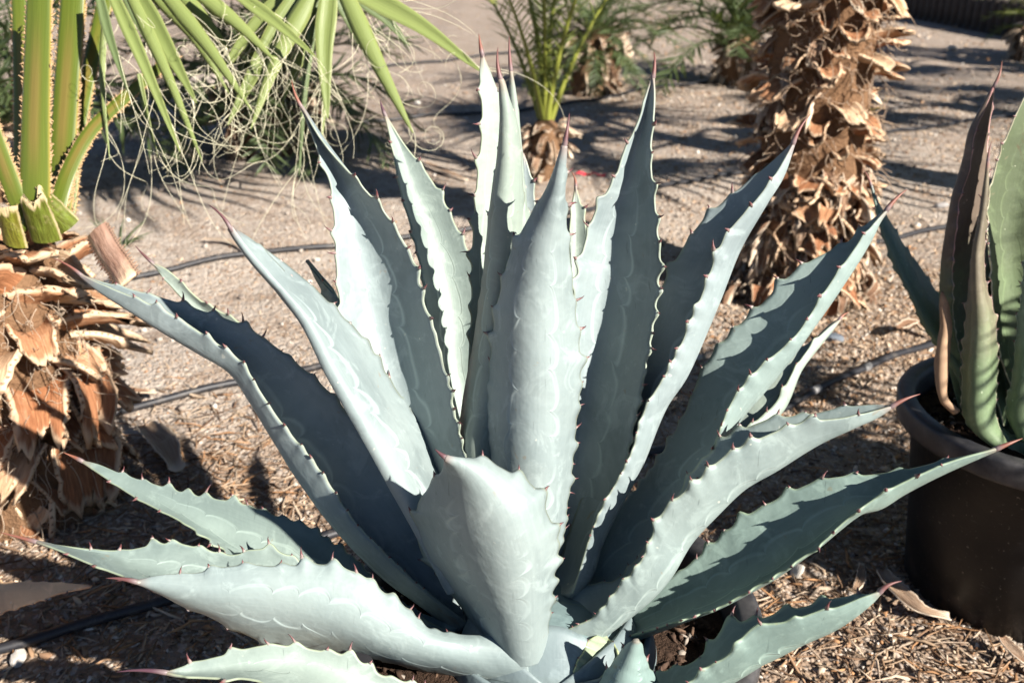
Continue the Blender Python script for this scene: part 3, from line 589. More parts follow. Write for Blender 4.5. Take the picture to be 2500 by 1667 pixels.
    # Mf: long right leaf reaching the second pot
    lf([(1350, 1600), (1520, 1500), (1600, 1436), (1677, 1380), (1750, 1318), (1804, 1275), (1870, 1235), (1945, 1192), (2012, 1168), (2121, 1158), (2246, 1140), (2350, 1114), (2438, 1093)],
       [(1370, 1610), (1540, 1550), (1660, 1495), (1770, 1440), (1870, 1385), (1950, 1325), (2010, 1288), (2090, 1240), (2145, 1232), (2202, 1200), (2275, 1164), (2360, 1126), (2438, 1093)],
       [(1390, 1620), (1489, 1572), (1634, 1521), (1742, 1485), (1822, 1443), (1908, 1398), (1988, 1340), (2044, 1286), (2096, 1244), (2170, 1194), (2260, 1154), (2350, 1118), (2438, 1093)],
       1.095, 0.95, 0.018, -0.046, (2496, 1070), sd=18, tint=GR, prof=0.5, tooth=0.9)
    # N: low front-right leaf
    lf([(1440, 1700), (1560, 1655), (1640, 1632), (1742, 1576), (1795, 1525), (1872, 1500), (1981, 1474), (2053, 1462), (2110, 1450), (2150, 1442)],
       [(1500, 1760), (1640, 1720), (1740, 1680), (1836, 1624), (1890, 1599), (1963, 1563), (2031, 1534), (2085, 1500), (2125, 1468), (2150, 1442)],
       [(1480, 1740), (1600, 1705), (1690, 1655), (1738, 1617), (1815, 1562), (1885, 1522), (1974, 1497), (2050, 1478), (2110, 1458), (2150, 1442)],
       0.99, 0.90, 0.034, -0.028, (2201, 1418), sd=19, tint=GR, prof=0.5, ripple=0.003)
    # G3, G2, G1, G0: low leaves to the left
    lf([(1120, 1530), (960, 1460), (860, 1362), (795, 1320), (745, 1283), (672, 1257), (580, 1228), (491, 1213), (402, 1190), (295, 1155), (240, 1133), (194, 1122)],
       [(1100, 1560), (930, 1500), (800, 1430), (700, 1380), (620, 1340), (560, 1310), (500, 1275), (430, 1240), (360, 1205), (280, 1163), (230, 1140), (194, 1122)],
       [(1080, 1580), (900, 1540), (740, 1470), (650, 1410), (560, 1350), (506, 1313), (445, 1275), (380, 1240), (320, 1207), (262, 1170), (222, 1142), (194, 1122)],
       1.085, 1.20, 0.010, -0.035, (154, 1104), sd=20, tint=(0.95, 1.0, 0.90), prof=0.6)
    lf([(1140, 1560), (900, 1460), (745, 1382), (700, 1356), (640, 1342), (564, 1352), (500, 1338), (440, 1328), (376, 1332), (307, 1343), (231, 1342), (145, 1331), (84, 1321)],
       [(1120, 1585), (900, 1510), (740, 1450), (680, 1430), (600, 1420), (530, 1418), (460, 1410), (400, 1400), (340, 1386), (280, 1370), (210, 1354), (140, 1336), (84, 1321)],
       [(1100, 1610), (900, 1560), (740, 1500), (660, 1475), (580, 1462), (500, 1450), (430, 1440), (370, 1424), (325, 1412), (270, 1396), (215, 1376), (150, 1346), (84, 1321)],
       1.075, 1.11, 0.012, -0.068, (0, 1299), sd=21, tint=(0.98, 1.02, 0.93), prof=0.5)
    lf([(1270, 1548), (1110, 1552), (1040, 1530), (976, 1470), (936, 1443), (905, 1416), (868, 1398), (820, 1386), (745, 1381), (660, 1380), (600, 1378), (531, 1387), (470, 1400), (390, 1405), (327, 1418)],
       [(1290, 1625), (1120, 1604), (1020, 1585), (925, 1556), (853, 1522), (800, 1500), (745, 1486), (690, 1476), (640, 1470), (590, 1466), (542, 1462), (490, 1458), (450, 1450), (390, 1434), (327, 1418)],
       [(1300, 1700), (1142, 1662), (1034, 1634), (925, 1612), (860, 1600), (806, 1588), (740, 1578), (680, 1568), (640, 1562), (600, 1546), (553, 1528), (499, 1500), (448, 1478), (390, 1446), (327, 1418)],
       1.00, 0.96, 0.004, 0.060, (258, 1411), sd=22, tooth=1.0, prof=0.45, tint=(1.0, 1.01, 0.98), tstart=0.16)
    lf([(1200, 1720), (1000, 1668), (920, 1645), (870, 1612), (800, 1592), (727, 1577), (640, 1577), (542, 1600), (470, 1618), (420, 1634), (400, 1640)],
       [(1180, 1760), (1000, 1720), (900, 1690), (830, 1660), (760, 1640), (690, 1630), (620, 1630), (550, 1636), (480, 1642), (430, 1644), (400, 1640)],
       [(1160, 1800), (1000, 1770), (880, 1745), (800, 1715), (720, 1690), (650, 1668), (590, 1656), (530, 1654), (470, 1652), (430, 1648), (400, 1640)],
       0.985, 0.945, 0.002, -0.034, (283, 1640), sd=23, tint=(0.98, 0.99, 0.88), prof=0.5)
    # F1: short broad leaf bending towards the viewer, outer face seen
    lf([(1192, 1608), (1160, 1540), (1128, 1484), (1094, 1440), (1063, 1395), (1036, 1350), (1024, 1310), (1018, 1262), (1024, 1224), (1050, 1188), (1080, 1150), (1087, 1116)],
       [(1262, 1610), (1250, 1560), (1238, 1510), (1222, 1450), (1210, 1400), (1198, 1350), (1186, 1300), (1174, 1255), (1160, 1210), (1140, 1165), (1115, 1135), (1087, 1116)],
       [(1338, 1604), (1338, 1535), (1342, 1480), (1348, 1425), (1354, 1380), (1358, 1330), (1352, 1290), (1338, 1250), (1308, 1198), (1250, 1158), (1170, 1122), (1087, 1116)],
       1.005, 0.885, 0.14, 0.022, (1062, 1096), sd=24, prof=0.45, tooth=1.05, tint=(1, 1, 0.97), thick=(0.018, 0.005), bow=-0.02, tstart=0.18)
    # O, P: cut stubs at the front of the rosette
    lf([(1440, 1720), (1478, 1645), (1505, 1608), (1530, 1572), (1546, 1562)], [(1510, 1740), (1530, 1650), (1540, 1612), (1550, 1575), (1553, 1562)], [(1640, 1720), (1590, 1640), (1572, 1600), (1567, 1572), (1560, 1562)],
       0.965, 0.93, 0.02, 0.02, None, sd=25, tint=(0.85, 0.98, 0.9), prof=0.4, tooth=0.8)
    lf([(1400, 1640), (1420, 1600), (1440, 1562), (1468, 1545)], [(1440, 1660), (1470, 1620), (1490, 1590), (1475, 1550)], [(1490, 1670), (1515, 1625), (1508, 1590), (1482, 1556)],
       1.0, 1.03, -0.012, -0.012, None, sd=26, tint=(1.1, 1.08, 0.72), prof=0.3, tooth=0.5)
    # stem base: swollen core wrapped by overlapping leaf sheaths
    mb = MB(); a = np.linspace(0, 2 * math.pi, 40, endpoint=False)
    pr = [(0.080, 0.290), (0.084, 0.312), (0.078, 0.335), (0.06, 0.352), (0.03, 0.362), (0.001, 0.364)]
    G = np.array([[(PX + r * math.cos(t), PY - 0.02 + r * math.sin(t), z) for t in a] for (r, z) in pr]); mb.grid(G, close=True)
    o = link('stem', mb.mesh('stem', M_AGAVE, origin=org), A); o.color = (0.6, 0.7, 0.7, 1)
    for i, (th, half, r0, zt, tint) in enumerate(((-95, 62, 0.088, 0.372, 0.92), (-35, 66, 0.098, 0.350, 0.85), (-150, 66, 0.098, 0.352, 0.88), (-80, 74, 0.108, 0.335, 0.9), (20, 60, 0.092, 0.355, 0.85), (-20, 60, 0.112, 0.330, 0.92), (-140, 60, 0.114, 0.328, 0.95))):
        nu, nv = 40, 14; U, V = np.meshgrid(np.linspace(-1, 1, nu), np.linspace(0, 1, nv)); ang = np.radians(th + half * U)
        top = 0.298 + (zt - 0.298) * (1 - np.abs(U) ** 2.4) ** 0.7; z = 0.292 + (top - 0.292) * V; k = (z - 0.292) / 0.09
        rr = r0 * (1 - 0.55 * np.clip(k, 0, 1) ** 2.2) - 0.012 * np.abs(U) ** 3
        G = np.stack([PX + rr * np.cos(ang), PY - 0.02 + rr * np.sin(ang), z], -1); n = unit(np.cross(np.gradient(G, axis=1), np.gradient(G, axis=0)))
        uv = np.stack([(U + 1) / 2, V * 0.15], -1); mb = MB(); mb.grid(np.concatenate([G + n * 0.003, (G - n * 0.003)[:, ::-1]], 1), np.concatenate([uv, uv[:, ::-1]], 1), close=True); mb.f.append(tuple((nv - 1) * 2 * nu + q for q in range(2 * nu))); mb.mi.append(0)
        o = link('sheath', mb.mesh('sheath', M_AGAVE, origin=org), A); o.color = (tint * 0.78, tint * 0.82, tint * 0.84, 1)  # tint darkened and blued: shade under the leaves put into the sheath colour
build_agave()

def build_agave2():
    c = Pz(2575, 962, 0.345); pot('black nursery pot holding the green and reddish agave', c[0], c[1], 0.345, 0.2165, 0.17, 0.30)
    org = np.array([c[0], c[1], 0.30]); A = thing('agave_plant', 'tall green and reddish agave with white-edged margins in a black pot', 'agave', org)
    def lf(L, M, R, d0, d1, dl, dr, spine, **k):
        k.setdefault('material', M_AGAVE2); k.setdefault('tooth', 0.7); return leaf_build(A, org, L, M, R, d0, d1, dl, dr, spine, **k)
    RD = (1.5, 0.80, 0.85)
    lf([(2370, 1010), (2331, 800), (2328, 640), (2340, 500), (2366, 425), (2380, 330), (2405, 265), (2430, 205)], [(2360, 1010), (2312, 800), (2313, 640), (2336, 478), (2358, 388), (2372, 320), (2402, 258), (2430, 205)],
       [(2440, 1010), (2420, 800), (2412, 640), (2412, 500), (2411, 420), (2410, 340), (2420, 270), (2430, 205)], 1.60, 1.42, -0.02, 0.03, (2446, 150), sd=41, tint=(1.15, 0.72, 0.85))
    lf([(2500, 1030), (2440, 850), (2420, 680), (2414, 560), (2415, 480), (2440, 380), (2475, 290), (2530, 180)], [(2520, 1030), (2480, 850), (2465, 680), (2460, 560), (2470, 480), (2495, 380), (2520, 290), (2540, 180)],
       [(2580, 1030), (2560, 850), (2545, 680), (2540, 560), (2545, 480), (2555, 380), (2560, 290), (2545, 180)], 1.56, 1.38, -0.03, -0.02, (2560, 120), sd=42, tint=(0.82, 0.86, 0.72))
    lf([(2420, 1085), (2362, 1030), (2350, 920), (2358, 800), (2366, 700), (2374, 620), (2388, 540), (2402, 450), (2412, 390)], [(2440, 1090), (2395, 1040), (2392, 920), (2394, 800), (2386, 700), (2384, 620), (2396, 540), (2407, 450), (2412, 390)],
       [(2460, 1085), (2428, 1010), (2432, 910), (2432, 830), (2424, 760), (2406, 695), (2402, 600), (2412, 470), (2412, 390)], 1.46, 1.36, 0.03, 0.02, (2421, 345), sd=43, tint=(1.3, 0.92, 0.98), tooth=1.0)
    lf([(2370, 1010), (2320, 890), (2270, 815), (2212, 705), (2172, 620), (2142, 530), (2126, 450)], [(2390, 1010), (2340, 890), (2280, 800), (2228, 700), (2184, 610), (2146, 520), (2126, 450)], [(2400, 1000), (2350, 860), (2300, 740), (2258, 668), (2212, 606), (2152, 508), (2126, 450)],
       1.56, 1.55, 0.0, 0.03, (2106, 412), sd=44, tint=(0.75, 0.95, 1.1))
    lf([(2480, 1060), (2460, 1010), (2478, 880), (2490, 760), (2510, 600), (2540, 500)], [(2520, 1080), (2510, 1010), (2520, 880), (2530, 760), (2545, 600), (2545, 500)], [(2580, 1080), (2575, 1000), (2580, 880), (2580, 760), (2570, 600), (2550, 500)],
       1.46, 1.38, 0.02, 0.02, None, sd=45, tint=(0.95, 1.25, 1.5))
    lf([(2330, 1000), (2292, 960), (2283, 870), (2296, 800), (2294, 740), (2297, 712)], [(2334, 1005), (2302, 970), (2302, 860), (2308, 800), (2304, 745), (2300, 712)], [(2338, 1000), (2312, 965), (2320, 850), (2322, 790), (2316, 745), (2303, 715)],
       1.47, 1.44, 0.01, 0.012, None, sd=46, tint=(0.55, 0.5, 0.45), material=M_DRYAG, tooth=0, name='withered_leaf')
    lf([(2450, 1040), (2415, 900), (2402, 760), (2404, 640), (2410, 540), (2412, 505)], [(2465, 1040), (2440, 900), (2428, 760), (2424, 640), (2420, 540), (2414, 505)], [(2490, 1040), (2470, 900), (2456, 760), (2446, 640), (2430, 540), (2416, 505)],
       1.56, 1.50, -0.02, -0.015, None, sd=47, tint=(1.0, 0.9, 0.8))
    lf([(2500, 1075), (2440, 1040), (2400, 985), (2372, 955), (2352, 935)], [(2500, 1090), (2450, 1060), (2408, 1005), (2376, 968), (2352, 938)], [(2500, 1110), (2455, 1085), (2412, 1030), (2378, 982), (2354, 942)], 1.50, 1.47, 0.01, -0.008, None, sd=48, tint=(0.8, 1.0, 1.0))
    lf([(2610, 1050), (2585, 900), (2580, 700), (2600, 450), (2640, 250)], [(2640, 1050), (2630, 900), (2630, 700), (2640, 450), (2650, 250)], [(2670, 1050), (2690, 900), (2690, 700), (2680, 450), (2660, 250)], 1.55, 1.40, -0.03, -0.02, (2665, 190), sd=49, tint=(1, 1, 0.9))
    for k, (px, py, d1, bx) in enumerate(((2760, 150, 1.62, 2620), (2900, 330, 1.60, 2650), (2960, 600, 1.50, 2660), (2840, 480, 1.36, 2640), (2700, 330, 1.72, 2600), (2960, 860, 1.36, 2660))):
        q = np.array([(bx, 1010), (bx + (px - bx) * 0.3, 1010 + (py - 1010) * 0.36), (bx + (px - bx) * 0.65, 1010 + (py - 1010) * 0.7), (px, py)], float); w_ = np.array([22, 58, 44, 2.0]); dv = unit(q[-1] - q[0]); pv = np.array([dv[1], -dv[0]])
        lf((q + pv * w_[:, None]).tolist(), q.tolist(), (q - pv * w_[:, None]).tolist(), 1.58, d1, -0.03, -0.03, None, sd=60 + k, tint=(1, 0.95, 0.85), rows=120)
    mb = MB(); a = np.linspace(0, 2 * math.pi, 30, endpoint=False)
    G = np.array([[(c[0] + r * math.cos(t), c[1] + r * math.sin(t), z) for t in a] for r, z in [(0.08, 0.29), (0.08, 0.32), (0.06, 0.35), (0.02, 0.37), (0.001, 0.371)]])
    mb.grid(G, close=True); link('stem', mb.mesh('stem', M_AGAVE2, origin=org), A)
    # dry leaf entering at the far left
    o = leaf_build(None, np.zeros(3), [(-260, 1440), (-80, 1424), (60, 1420), (150, 1422), (222, 1427)], [(-260, 1470), (-80, 1452), (60, 1442), (150, 1438), (222, 1430)], [(-260, 1545), (-80, 1515), (60, 1478), (150, 1448), (222, 1434)],
                   1.55, 1.42, 0.012, -0.018, None, material=M_DRYAG, name='dry_agave_leaf', sd=50, tooth=0.6, tint=(1.25, 1.12, 0.95))
    tag(o, 'tan dried agave leaf lying low beside the palm trunk', 'dry leaf')
build_agave2()

# ------------------------------------------------------------------ drip hoses
def hose(label, pts, r, bands=()):
    q = np.array([Pz(a, b, 0.0)[:2] for a, b in pts]); q = spline(q, 70)
    z = hills(q[:, 0], q[:, 1]) + r + 0.004; path = np.c_[q, z]
    org = path[0].copy(); t = thing('drip_hose', label, 'hose', org, 'drip irrigation hoses')
    mb = MB(); tube(mb, path, r, 10); link('tube', mb.mesh('tube', M_HOSE, origin=org), t)
    for px in bands:
        i = int(np.argmin([abs((p - CAM) @ RGT / ((p - CAM) @ FWD) * FPX + 1250 - px) for p in path])); i = min(max(i, 1), len(path) - 2)
        d = unit(path[i + 1] - path[i - 1]); mb = MB(); tube(mb, [path[i] - d * 0.013, path[i] - d * 0.012, path[i] + d * 0.012, path[i] + d * 0.013], [r * 1.0, r * 1.12, r * 1.12, r * 1.0], 10)
        link('band', mb.mesh('band', M_HBAND, origin=org), t)
hose('thick black hose running under the blue-grey agave pot to the second pot', [(-120, 1618), (0, 1590), (150, 1552), (430, 1483), (620, 1405), (830, 1318), (1100, 1235), (1350, 1175), (1585, 1118), (1760, 1060), (1900, 1010), (2080, 925), (2280, 838), (2420, 790), (2600, 740)], 0.0088, (1995, 2108))
hose('black hose across the sand behind the agave towards the shaggy palm trunk', [(120, 735), (310, 688), (600, 640), (800, 617), (1000, 588), (1155, 570), (1400, 520), (1600, 467), (1800, 430), (2000, 400)], 0.0088)
hose('black hose passing behind the palm trunk base and the agave leaves', [(250, 1045), (380, 1000), (600, 945), (800, 915), (1100, 858), (1400, 790), (1640, 730), (1900, 650), (2246, 568), (2335, 553), (2560, 520)], 0.0088)
hose('thin dark hose near the small date palm', [(850, 306), (1000, 294), (1180, 277), (1400, 258), (1580, 222), (1850, 190), (2000, 180)], 0.0095)
hose('thin grey hose to the right of the shaggy palm trunk', [(2020, 352), (2170, 330), (2300, 306), (2480, 276), (2620, 255)], 0.0085)
hose('faint far hose behind the small date palm', [(900, 166), (1200, 137), (1310, 127), (1500, 118)], 0.010)

# ------------------------------------------------------------------ palms
def boot_mesh(seed, W, H, bend, wrap, rag, taper=0.45, thick=0.006, mats=None, thorn=0.0, horn=0.0):
    """an old leaf base: a curved tapering plate with ragged cut end and toothed sides; grows along +z, outer side +y"""
    r = np.random.default_rng(seed); nu, nv = 15, 11
    u = np.linspace(-1, 1, nu); v = np.linspace(0, 1, nv); V, U = np.meshgrid(v, u, indexing='ij')
    end = 1 + rag * (r.normal(0, 0.9, nu) + 0.8 * np.sin(u * r.uniform(2, 6) + r.uniform(0, 6)))
    end = end + horn * (u ** 2 - 0.6)
    side = 1 + rag * 0.55 * r.normal(0, 0.6, (nv, 1)) * np.where(np.abs(u) > 0.8, 1.0, 0.3)[None] + rag * 0.4 * np.sin(V * r.uniform(3, 8) + r.uniform(0, 6))
    w = W * 0.5 * (1 - taper * V ** 0.8) * side
    x = np.sin(U * wrap) / wrap * w; y = (np.cos(U * wrap) - 1) / wrap * w
    Hh = H * V * (1 + (end[None] - 1) * V)
    ang = bend * V; z = Hh * np.cos(ang * 0.6); y = y + Hh * np.sin(ang * 0.6)
    tw = r.normal(0, 0.35) * V * min(1, rag / 0.1); x, y = x * np.cos(tw) - y * np.sin(tw) * 0.5, y + x * np.sin(tw)
    y += 0.45 * W * rag * np.sin(U * r.uniform(1, 4) + r.uniform(0, 6)) * V ** 1.5 + 0.12 * W * rag * r.normal(0, 1, V.shape) * V
    G = np.stack([x, y, z], -1); n = unit(np.cross(np.gradient(G, axis=1), np.gradient(G, axis=0)))
    F, B = G + n * thick * 0.5, G - n * thick * 0.5
    ring = np.concatenate([F, B[:, ::-1]], 1); uv = np.stack([(U + 1) / 2, V], -1); mb = MB(); mb.grid(ring, np.concatenate([uv, uv[:, ::-1]], 1), close=True)
    c2 = 2 * nu; mb.f.append(tuple((nv - 1) * c2 + k for k in range(c2))); mb.mi.append(0)
    if thorn:
        for e in (0, nu - 1):
            for i in range(1, nv):
                p = G[i, e]; o = unit(G[i, e] - G[i, nu // 2]); tube(mb, [p - o * 0.002, p + o * thorn * r.uniform(0.4, 1.2) + np.array([0, 0, thorn * 0.4])], [0.0025, 0.0004], 4, cap=False)
    return mb.mesh('boot', mats or M_BOOT)
_r = np.random.default_rng(77)
BOOTS = [boot_mesh(i, _r.uniform(0.095, 0.145), _r.uniform(0.075, 0.115), _r.uniform(0.4, 1.2), _r.uniform(0.7, 1.2), _r.uniform(0.05, 0.16), _r.uniform(0.25, 0.5), _r.uniform(0.005, 0.011), thorn=0.005) for i in range(12)]
SCRAPS = [boot_mesh(20 + i, _r.uniform(0.035, 0.085), _r.uniform(0.06, 0.11), _r.uniform(1.0, 3.0), _r.uniform(0.8, 1.6), _r.uniform(0.25, 0.45), _r.uniform(0.1, 0.5), 0.003, M_SCRAP) for i in range(10)]
GBOOTS = [boot_mesh(40 + i, 0.066, 0.100, 0.10, 0.9, 0.08, 0.14, 0.009, M_BOOTG, thorn=0.003, horn=0.12) for i in range(3)]
def orient(o, pos, outd, tilt, spin=0.0, sc=1.0):
    """stand a boot on a trunk: x along the girth, z leaning out from vertical by tilt"""
    outd = unit(np.array(outd, float)); up = np.array([0, 0, 1.0]); zax = unit(up * math.cos(tilt) + outd * math.sin(tilt))
    yax = unit(outd * math.cos(tilt) - up * math.sin(tilt)); xax = np.cross(yax, zax)
    m = Matrix(np.c_[xax, yax, zax].tolist()) @ Matrix.Rotation(spin, 3, 'Y')
    o.matrix_basis = Matrix.Translation(Vector(pos)) @ m.to_4x4() @ Matrix.Scale(sc, 4)
def trunk_mesh(prof, seed):
    mb = MB(); a = np.linspace(0, 2 * math.pi, 36, endpoint=False); r = np.random.default_rng(seed); G = []
    for (rad, z) in prof: G.append(np.stack([rad * np.cos(a) * (1 + r.normal(0, 0.05, 36)), rad * np.sin(a) * (1 + r.normal(0, 0.05, 36)), np.full(36, z)], -1))
    mb.grid(np.array(G), close=True); n0 = (len(prof) - 1) * 36; mb.f.append(tuple(n0 + k for k in range(36))); mb.mi.append(0)
    return mb.mesh('trunk', M_TRUNK)
def threads_mesh(starts, dirs, length, rad, seed, origin, curl=1.0):
    """loose curly fibres: thin three-sided strands, one mesh"""
    r = np.random.default_rng(seed); mb = MB()
    for p, d in zip(starts, dirs):
        n = 18; L = length * r.uniform(0.45, 1.5); st = L / n; path = [np.array(p)]; d = unit(np.array(d, float))
        ax = unit(r.normal(size=3)); om = r.normal(0, 0.14) * curl; dom = r.normal(0, 0.02) * curl
        for i in range(n):
            om += dom; c, s = math.cos(om), math.sin(om); d = d * c + np.cross(ax, d) * s + ax * (ax @ d) * (1 - c)
            d = unit(d + np.array([0, 0, -0.035])); path.append(path[-1] + d * st)
        tube(mb, path, np.linspace(rad, rad * 0.45, n + 1), 4, cap=False)
    me = mb.mesh('threads', M_THREAD, origin=origin); return me

def strip(mb_path, width, fold=0.35, n=26, tipw=0.12, side=None, basew=0.75):
    """a long folded leaf segment along a 3D path"""
    p = spline(np.c_[mb_path], n) if len(mb_path) > 2 else spline(mb_path, n)
    t = np.linspace(0, 1, n); T = unit(np.gradient(p, axis=0)); s = unit(np.cross(T, side if side is not None else FWD)); N = np.cross(s, T)
    w = width * 0.5 * np.clip(basew + (1 - basew) * t / 0.3, 0, 1) * np.clip((1 - t) / 0.75, 0, 1) ** 0.75 + width * 0.5 * tipw * 0.4
    u = np.array([-1, -0.5, 0, 0.5, 1.0]); G = p[:, None] + s[:, None] * (w[:, None] * u)[..., None] + N[:, None] * (w[:, None] * fold * (np.abs(u) - 0.5))[..., None]
    return G, p, s, w
def spline3(pts, n):
    p = np.asarray(pts, float); return spline(p, n)

def build_left_palm():
    b = Pz(105, 1225); base = np.array([b[0], b[1], hills(b[0:1], b[1:2])[0] - 0.02]); top = 0.53
    Pm = thing('fan_palm', 'young fan palm with green toothed stalks, thready fan leaves and brown stubbed trunk', 'palm', base)
    prof = [(0.15, 0.0), (0.135, 0.12), (0.125, 0.28), (0.12, 0.42), (0.10, 0.52), (0.05, 0.56)]
    tr = link('trunk', trunk_mesh(prof, 3), Pm); r = random.Random(4)
    k = 0; z = 0.05
    ga = 2.39996
    for i in range(104):
        f = i / 103; z = 0.04 + 0.50 * f; a = i * ga + r.uniform(-0.2, 0.2); rad = np.interp(z, [0, 0.12, 0.28, 0.42, 0.52], [0.145, 0.13, 0.12, 0.115, 0.10]) - 0.012
        od = (math.cos(a), math.sin(a), 0)
        if od[1] > 0.72: continue
        tilt = math.radians(np.interp(f, [0, 0.35, 0.6, 0.85, 1.0], [148, 122, 95, 60, 34]) + r.uniform(-26, 26))
        o = link('boot', BOOTS[i % 12], tr); orient(o, (od[0] * rad, od[1] * rad, z), od, tilt, r.uniform(-0.6, 0.6), r.uniform(0.6, 1.3) * (1.0 if f < 0.8 else 0.85))
    # green stubs ring
    for (px, py, sp, s) in ((28, 600, -0.22, 0.76), (110, 592, 0.02, 0.78), (166, 560, 0.55, 0.74)):
        d = 1.575 + 0.02 * k; p = P(px, py, d) - base; o = link('stub', GBOOTS[k % 3], tr); k += 1
        od = np.array([(px - 105) / 200, -1.0, 0]); orient(o, p, od, math.radians(10), sp, s)
        # pale cut top
    # fibrous skirt fringes
    st, dr = [], []
    for i in range(420):
        a = r.uniform(math.pi * 0.95, 2.1 * math.pi); zz = r.uniform(0.02, 0.5); rr = 0.12 + r.uniform(0, 0.04)
        st.append(np.array([math.cos(a) * rr, math.sin(a) * rr, zz])); dr.append((math.cos(a) * 0.6 + r.gauss(0, 0.4), math.sin(a) * 0.6 + r.gauss(0, .4), r.uniform(-1.2, 0.3)))
    me = threads_mesh(st, dr, 0.07, 0.0010, 5, np.zeros(3), 1.5); me.materials.clear(); me.materials.append(M_SCRAP); fz = link('fibre', me, tr); fz['kind'] = 'stuff'
    # petioles: (polyline px, depth base, depth tip, width px base, top, material)
    def petiole(pts, d0, d1, w0, w1, hollow=0.02, name='petiole'):
        n = 40; q = spline(pts, n); t = np.linspace(0, 1, n); d = d0 + (d1 - d0) * t; c = np.array([P(a, bb, dd) for (a, bb), dd in zip(q, d)])
        T = unit(np.gradient(c, axis=0)); s = unit(np.cross(T, -FWD)); s = np.where((s @ RGT)[:, None] < 0, -s, s); N = unit(np.cross(s, T)); N = np.where((N @ FWD)[:, None] > 0, -N, N)
        hw = (w0 + (w1 - w0) * t ** 0.7) * 0.5 / FPX * d; a = np.linspace(0, 2 * math.pi, 20, endpoint=False)
        ex, ey = np.cos(a), np.sin(a) * 0.30 + 0.10 * (np.cos(2 * a) + 1) * (np.sin(a) < 0)
        G = c[:, None] + hw[:, None, None] * (ex[None, :, None] * s[:, None] + ey[None, :, None] * N[:, None])
        V, U = np.meshgrid(t, (ex + 1) / 2, indexing='ij'); mb = MB(); mb.grid(G, np.stack([U, V], -1), close=True)
        o = link(name, mb.mesh(name, M_PETIOLE, origin=base), Pm)
        mt = MB(); rr = np.random.default_rng(int(pts[0][0] * 7 + 3))
        for sg in (-1, 1):
            for i in range(0, n * 3):
                f = (i + rr.uniform(0, 1)) / (3 * n); j = min(int(f * n), n - 2); p = c[j] + (c[j + 1] - c[j]) * (f * n - j) + s[j] * sg * hw[j] * 0.98
                L = rr.uniform(0.0015, 0.0050) * (1 if rr.uniform() < 0.75 else 0.2); tube(mt, [p - s[j] * sg * 0.001, p + s[j] * sg * L + T[j] * rr.normal(0.002, 0.003) + N[j] * rr.normal(0, 0.002)], [0.0022, 0.0005], 4, cap=False)
        k = link('margin_thorns', mt.mesh('margin_thorns', M_CUT_TH, origin=base), o); k['kind'] = 'stuff'
    petiole([(82, 560), (86, 440), (88, 300), (92, 150), (98, -60)], 1.60, 1.50, 86, 62)
    petiole([(60, 540), (58, 420), (56, 250), (52, 100), (46, -60)], 1.68, 1.62, 56, 40)
    petiole([(140, 540), (150, 420), (160, 260), (172, 100), (182, -60)], 1.70, 1.66, 70, 62)
    petiole([(165, 520), (180, 380), (208, 220), (240, 80), (270, -60)], 1.72, 1.72, 42, 40)
    petiole([(130, 560), (160, 440), (215, 330), (280, 262), (345, 205), (420, 140)], 1.62, 1.66, 52, 26)
    petiole([(75, 560), (40, 480), (10, 400), (-30, 290), (-80, 160)], 1.60, 1.52, 52, 44)
    # long dead stalk stub leaning out to the right
    petiole_pts = [(235, 560), (262, 610), (290, 650), (312, 688)]
    n = 20; q = spline(petiole_pts, n); d = np.linspace(1.60, 1.52, n); G, p, s, wdt = strip(np.array([P(a, bb, dd) for (a, bb), dd in zip(q, d)]), 0.040, 0.3, 20, 0.9, basew=1.0)
    G = p[:, None] + s[:, None] * (0.019 * np.array([-1, -.5, 0, .5, 1.0]))[None, :, None] + (-FWD * 0.006)[None, None] * np.array([0, .8, 1, .8, 0])[None, :, None]
    Bk = G + FWD * 0.012; mb = MB(); mb.grid(np.concatenate([G, Bk[:, ::-1]], 1), close=True); mb.f.append(tuple((19) * 10 + k for k in range(10))); mb.mi.append(0)
    for e in (0, 4):
        for i in range(1, 20):
            pp = G[i, e]; oo = unit(G[i, e] - G[i, 2]); tube(mb, [pp, pp + oo * rng.uniform(0.004, 0.011)], [0.003, 0.0006], 4, cap=False)
    link('dead_stalk', mb.mesh('dead_stalk', M_DEADST, origin=base), Pm)
    # fan fronds hanging into the top of the picture
    def frond(segs, seed, dark=()):
        fr = None; r2 = np.random.default_rng(seed); ST, DR = [], []
        hub = np.array([P(*segs[0][0], segs[0][2]), P(*segs[0][0], segs[0][2]) + UPV * 0.06]); mb = MB(); tube(mb, spline(np.array([hub[0], hub[1]]), 6), 0.012, 8)
        fr = link('fan_frond', mb.mesh('fan_frond', M_PETIOLE, origin=base), Pm)
        for i, (p0, p1, d0, d1, wpx) in enumerate(segs):
            mid = ((p0[0] + p1[0]) / 2 + r2.normal(0, 8), (p0[1] + p1[1]) / 2 - r2.uniform(4, 16))
            path = np.array([P(a, bb, dd) for (a, bb), dd in zip(spline([p0, mid, p1], 26), np.linspace(d0, d1, 26))])
            G, p, s, wd = strip(path, 1.28 * wpx / FPX * d0, 0.40 * (1 if i % 2 else -1), 26)
            N = unit(np.cross(np.gradient(G, axis=1), np.gradient(G, axis=0))); ring = np.concatenate([G + N * 0.0004, (G - N * 0.0004)[:, ::-1]], 1)
            V, U = np.meshgrid(np.linspace(0, 1, 26), np.linspace(0, 1, 5), indexing='ij'); uv = np.stack([U, V], -1); mb = MB(); mb.grid(ring, np.concatenate([uv, uv[:, ::-1]], 1), close=True)
            link('leaf_segment', mb.mesh('leaf_segment', M_FAND if i in dark else M_FAN, origin=base), fr)
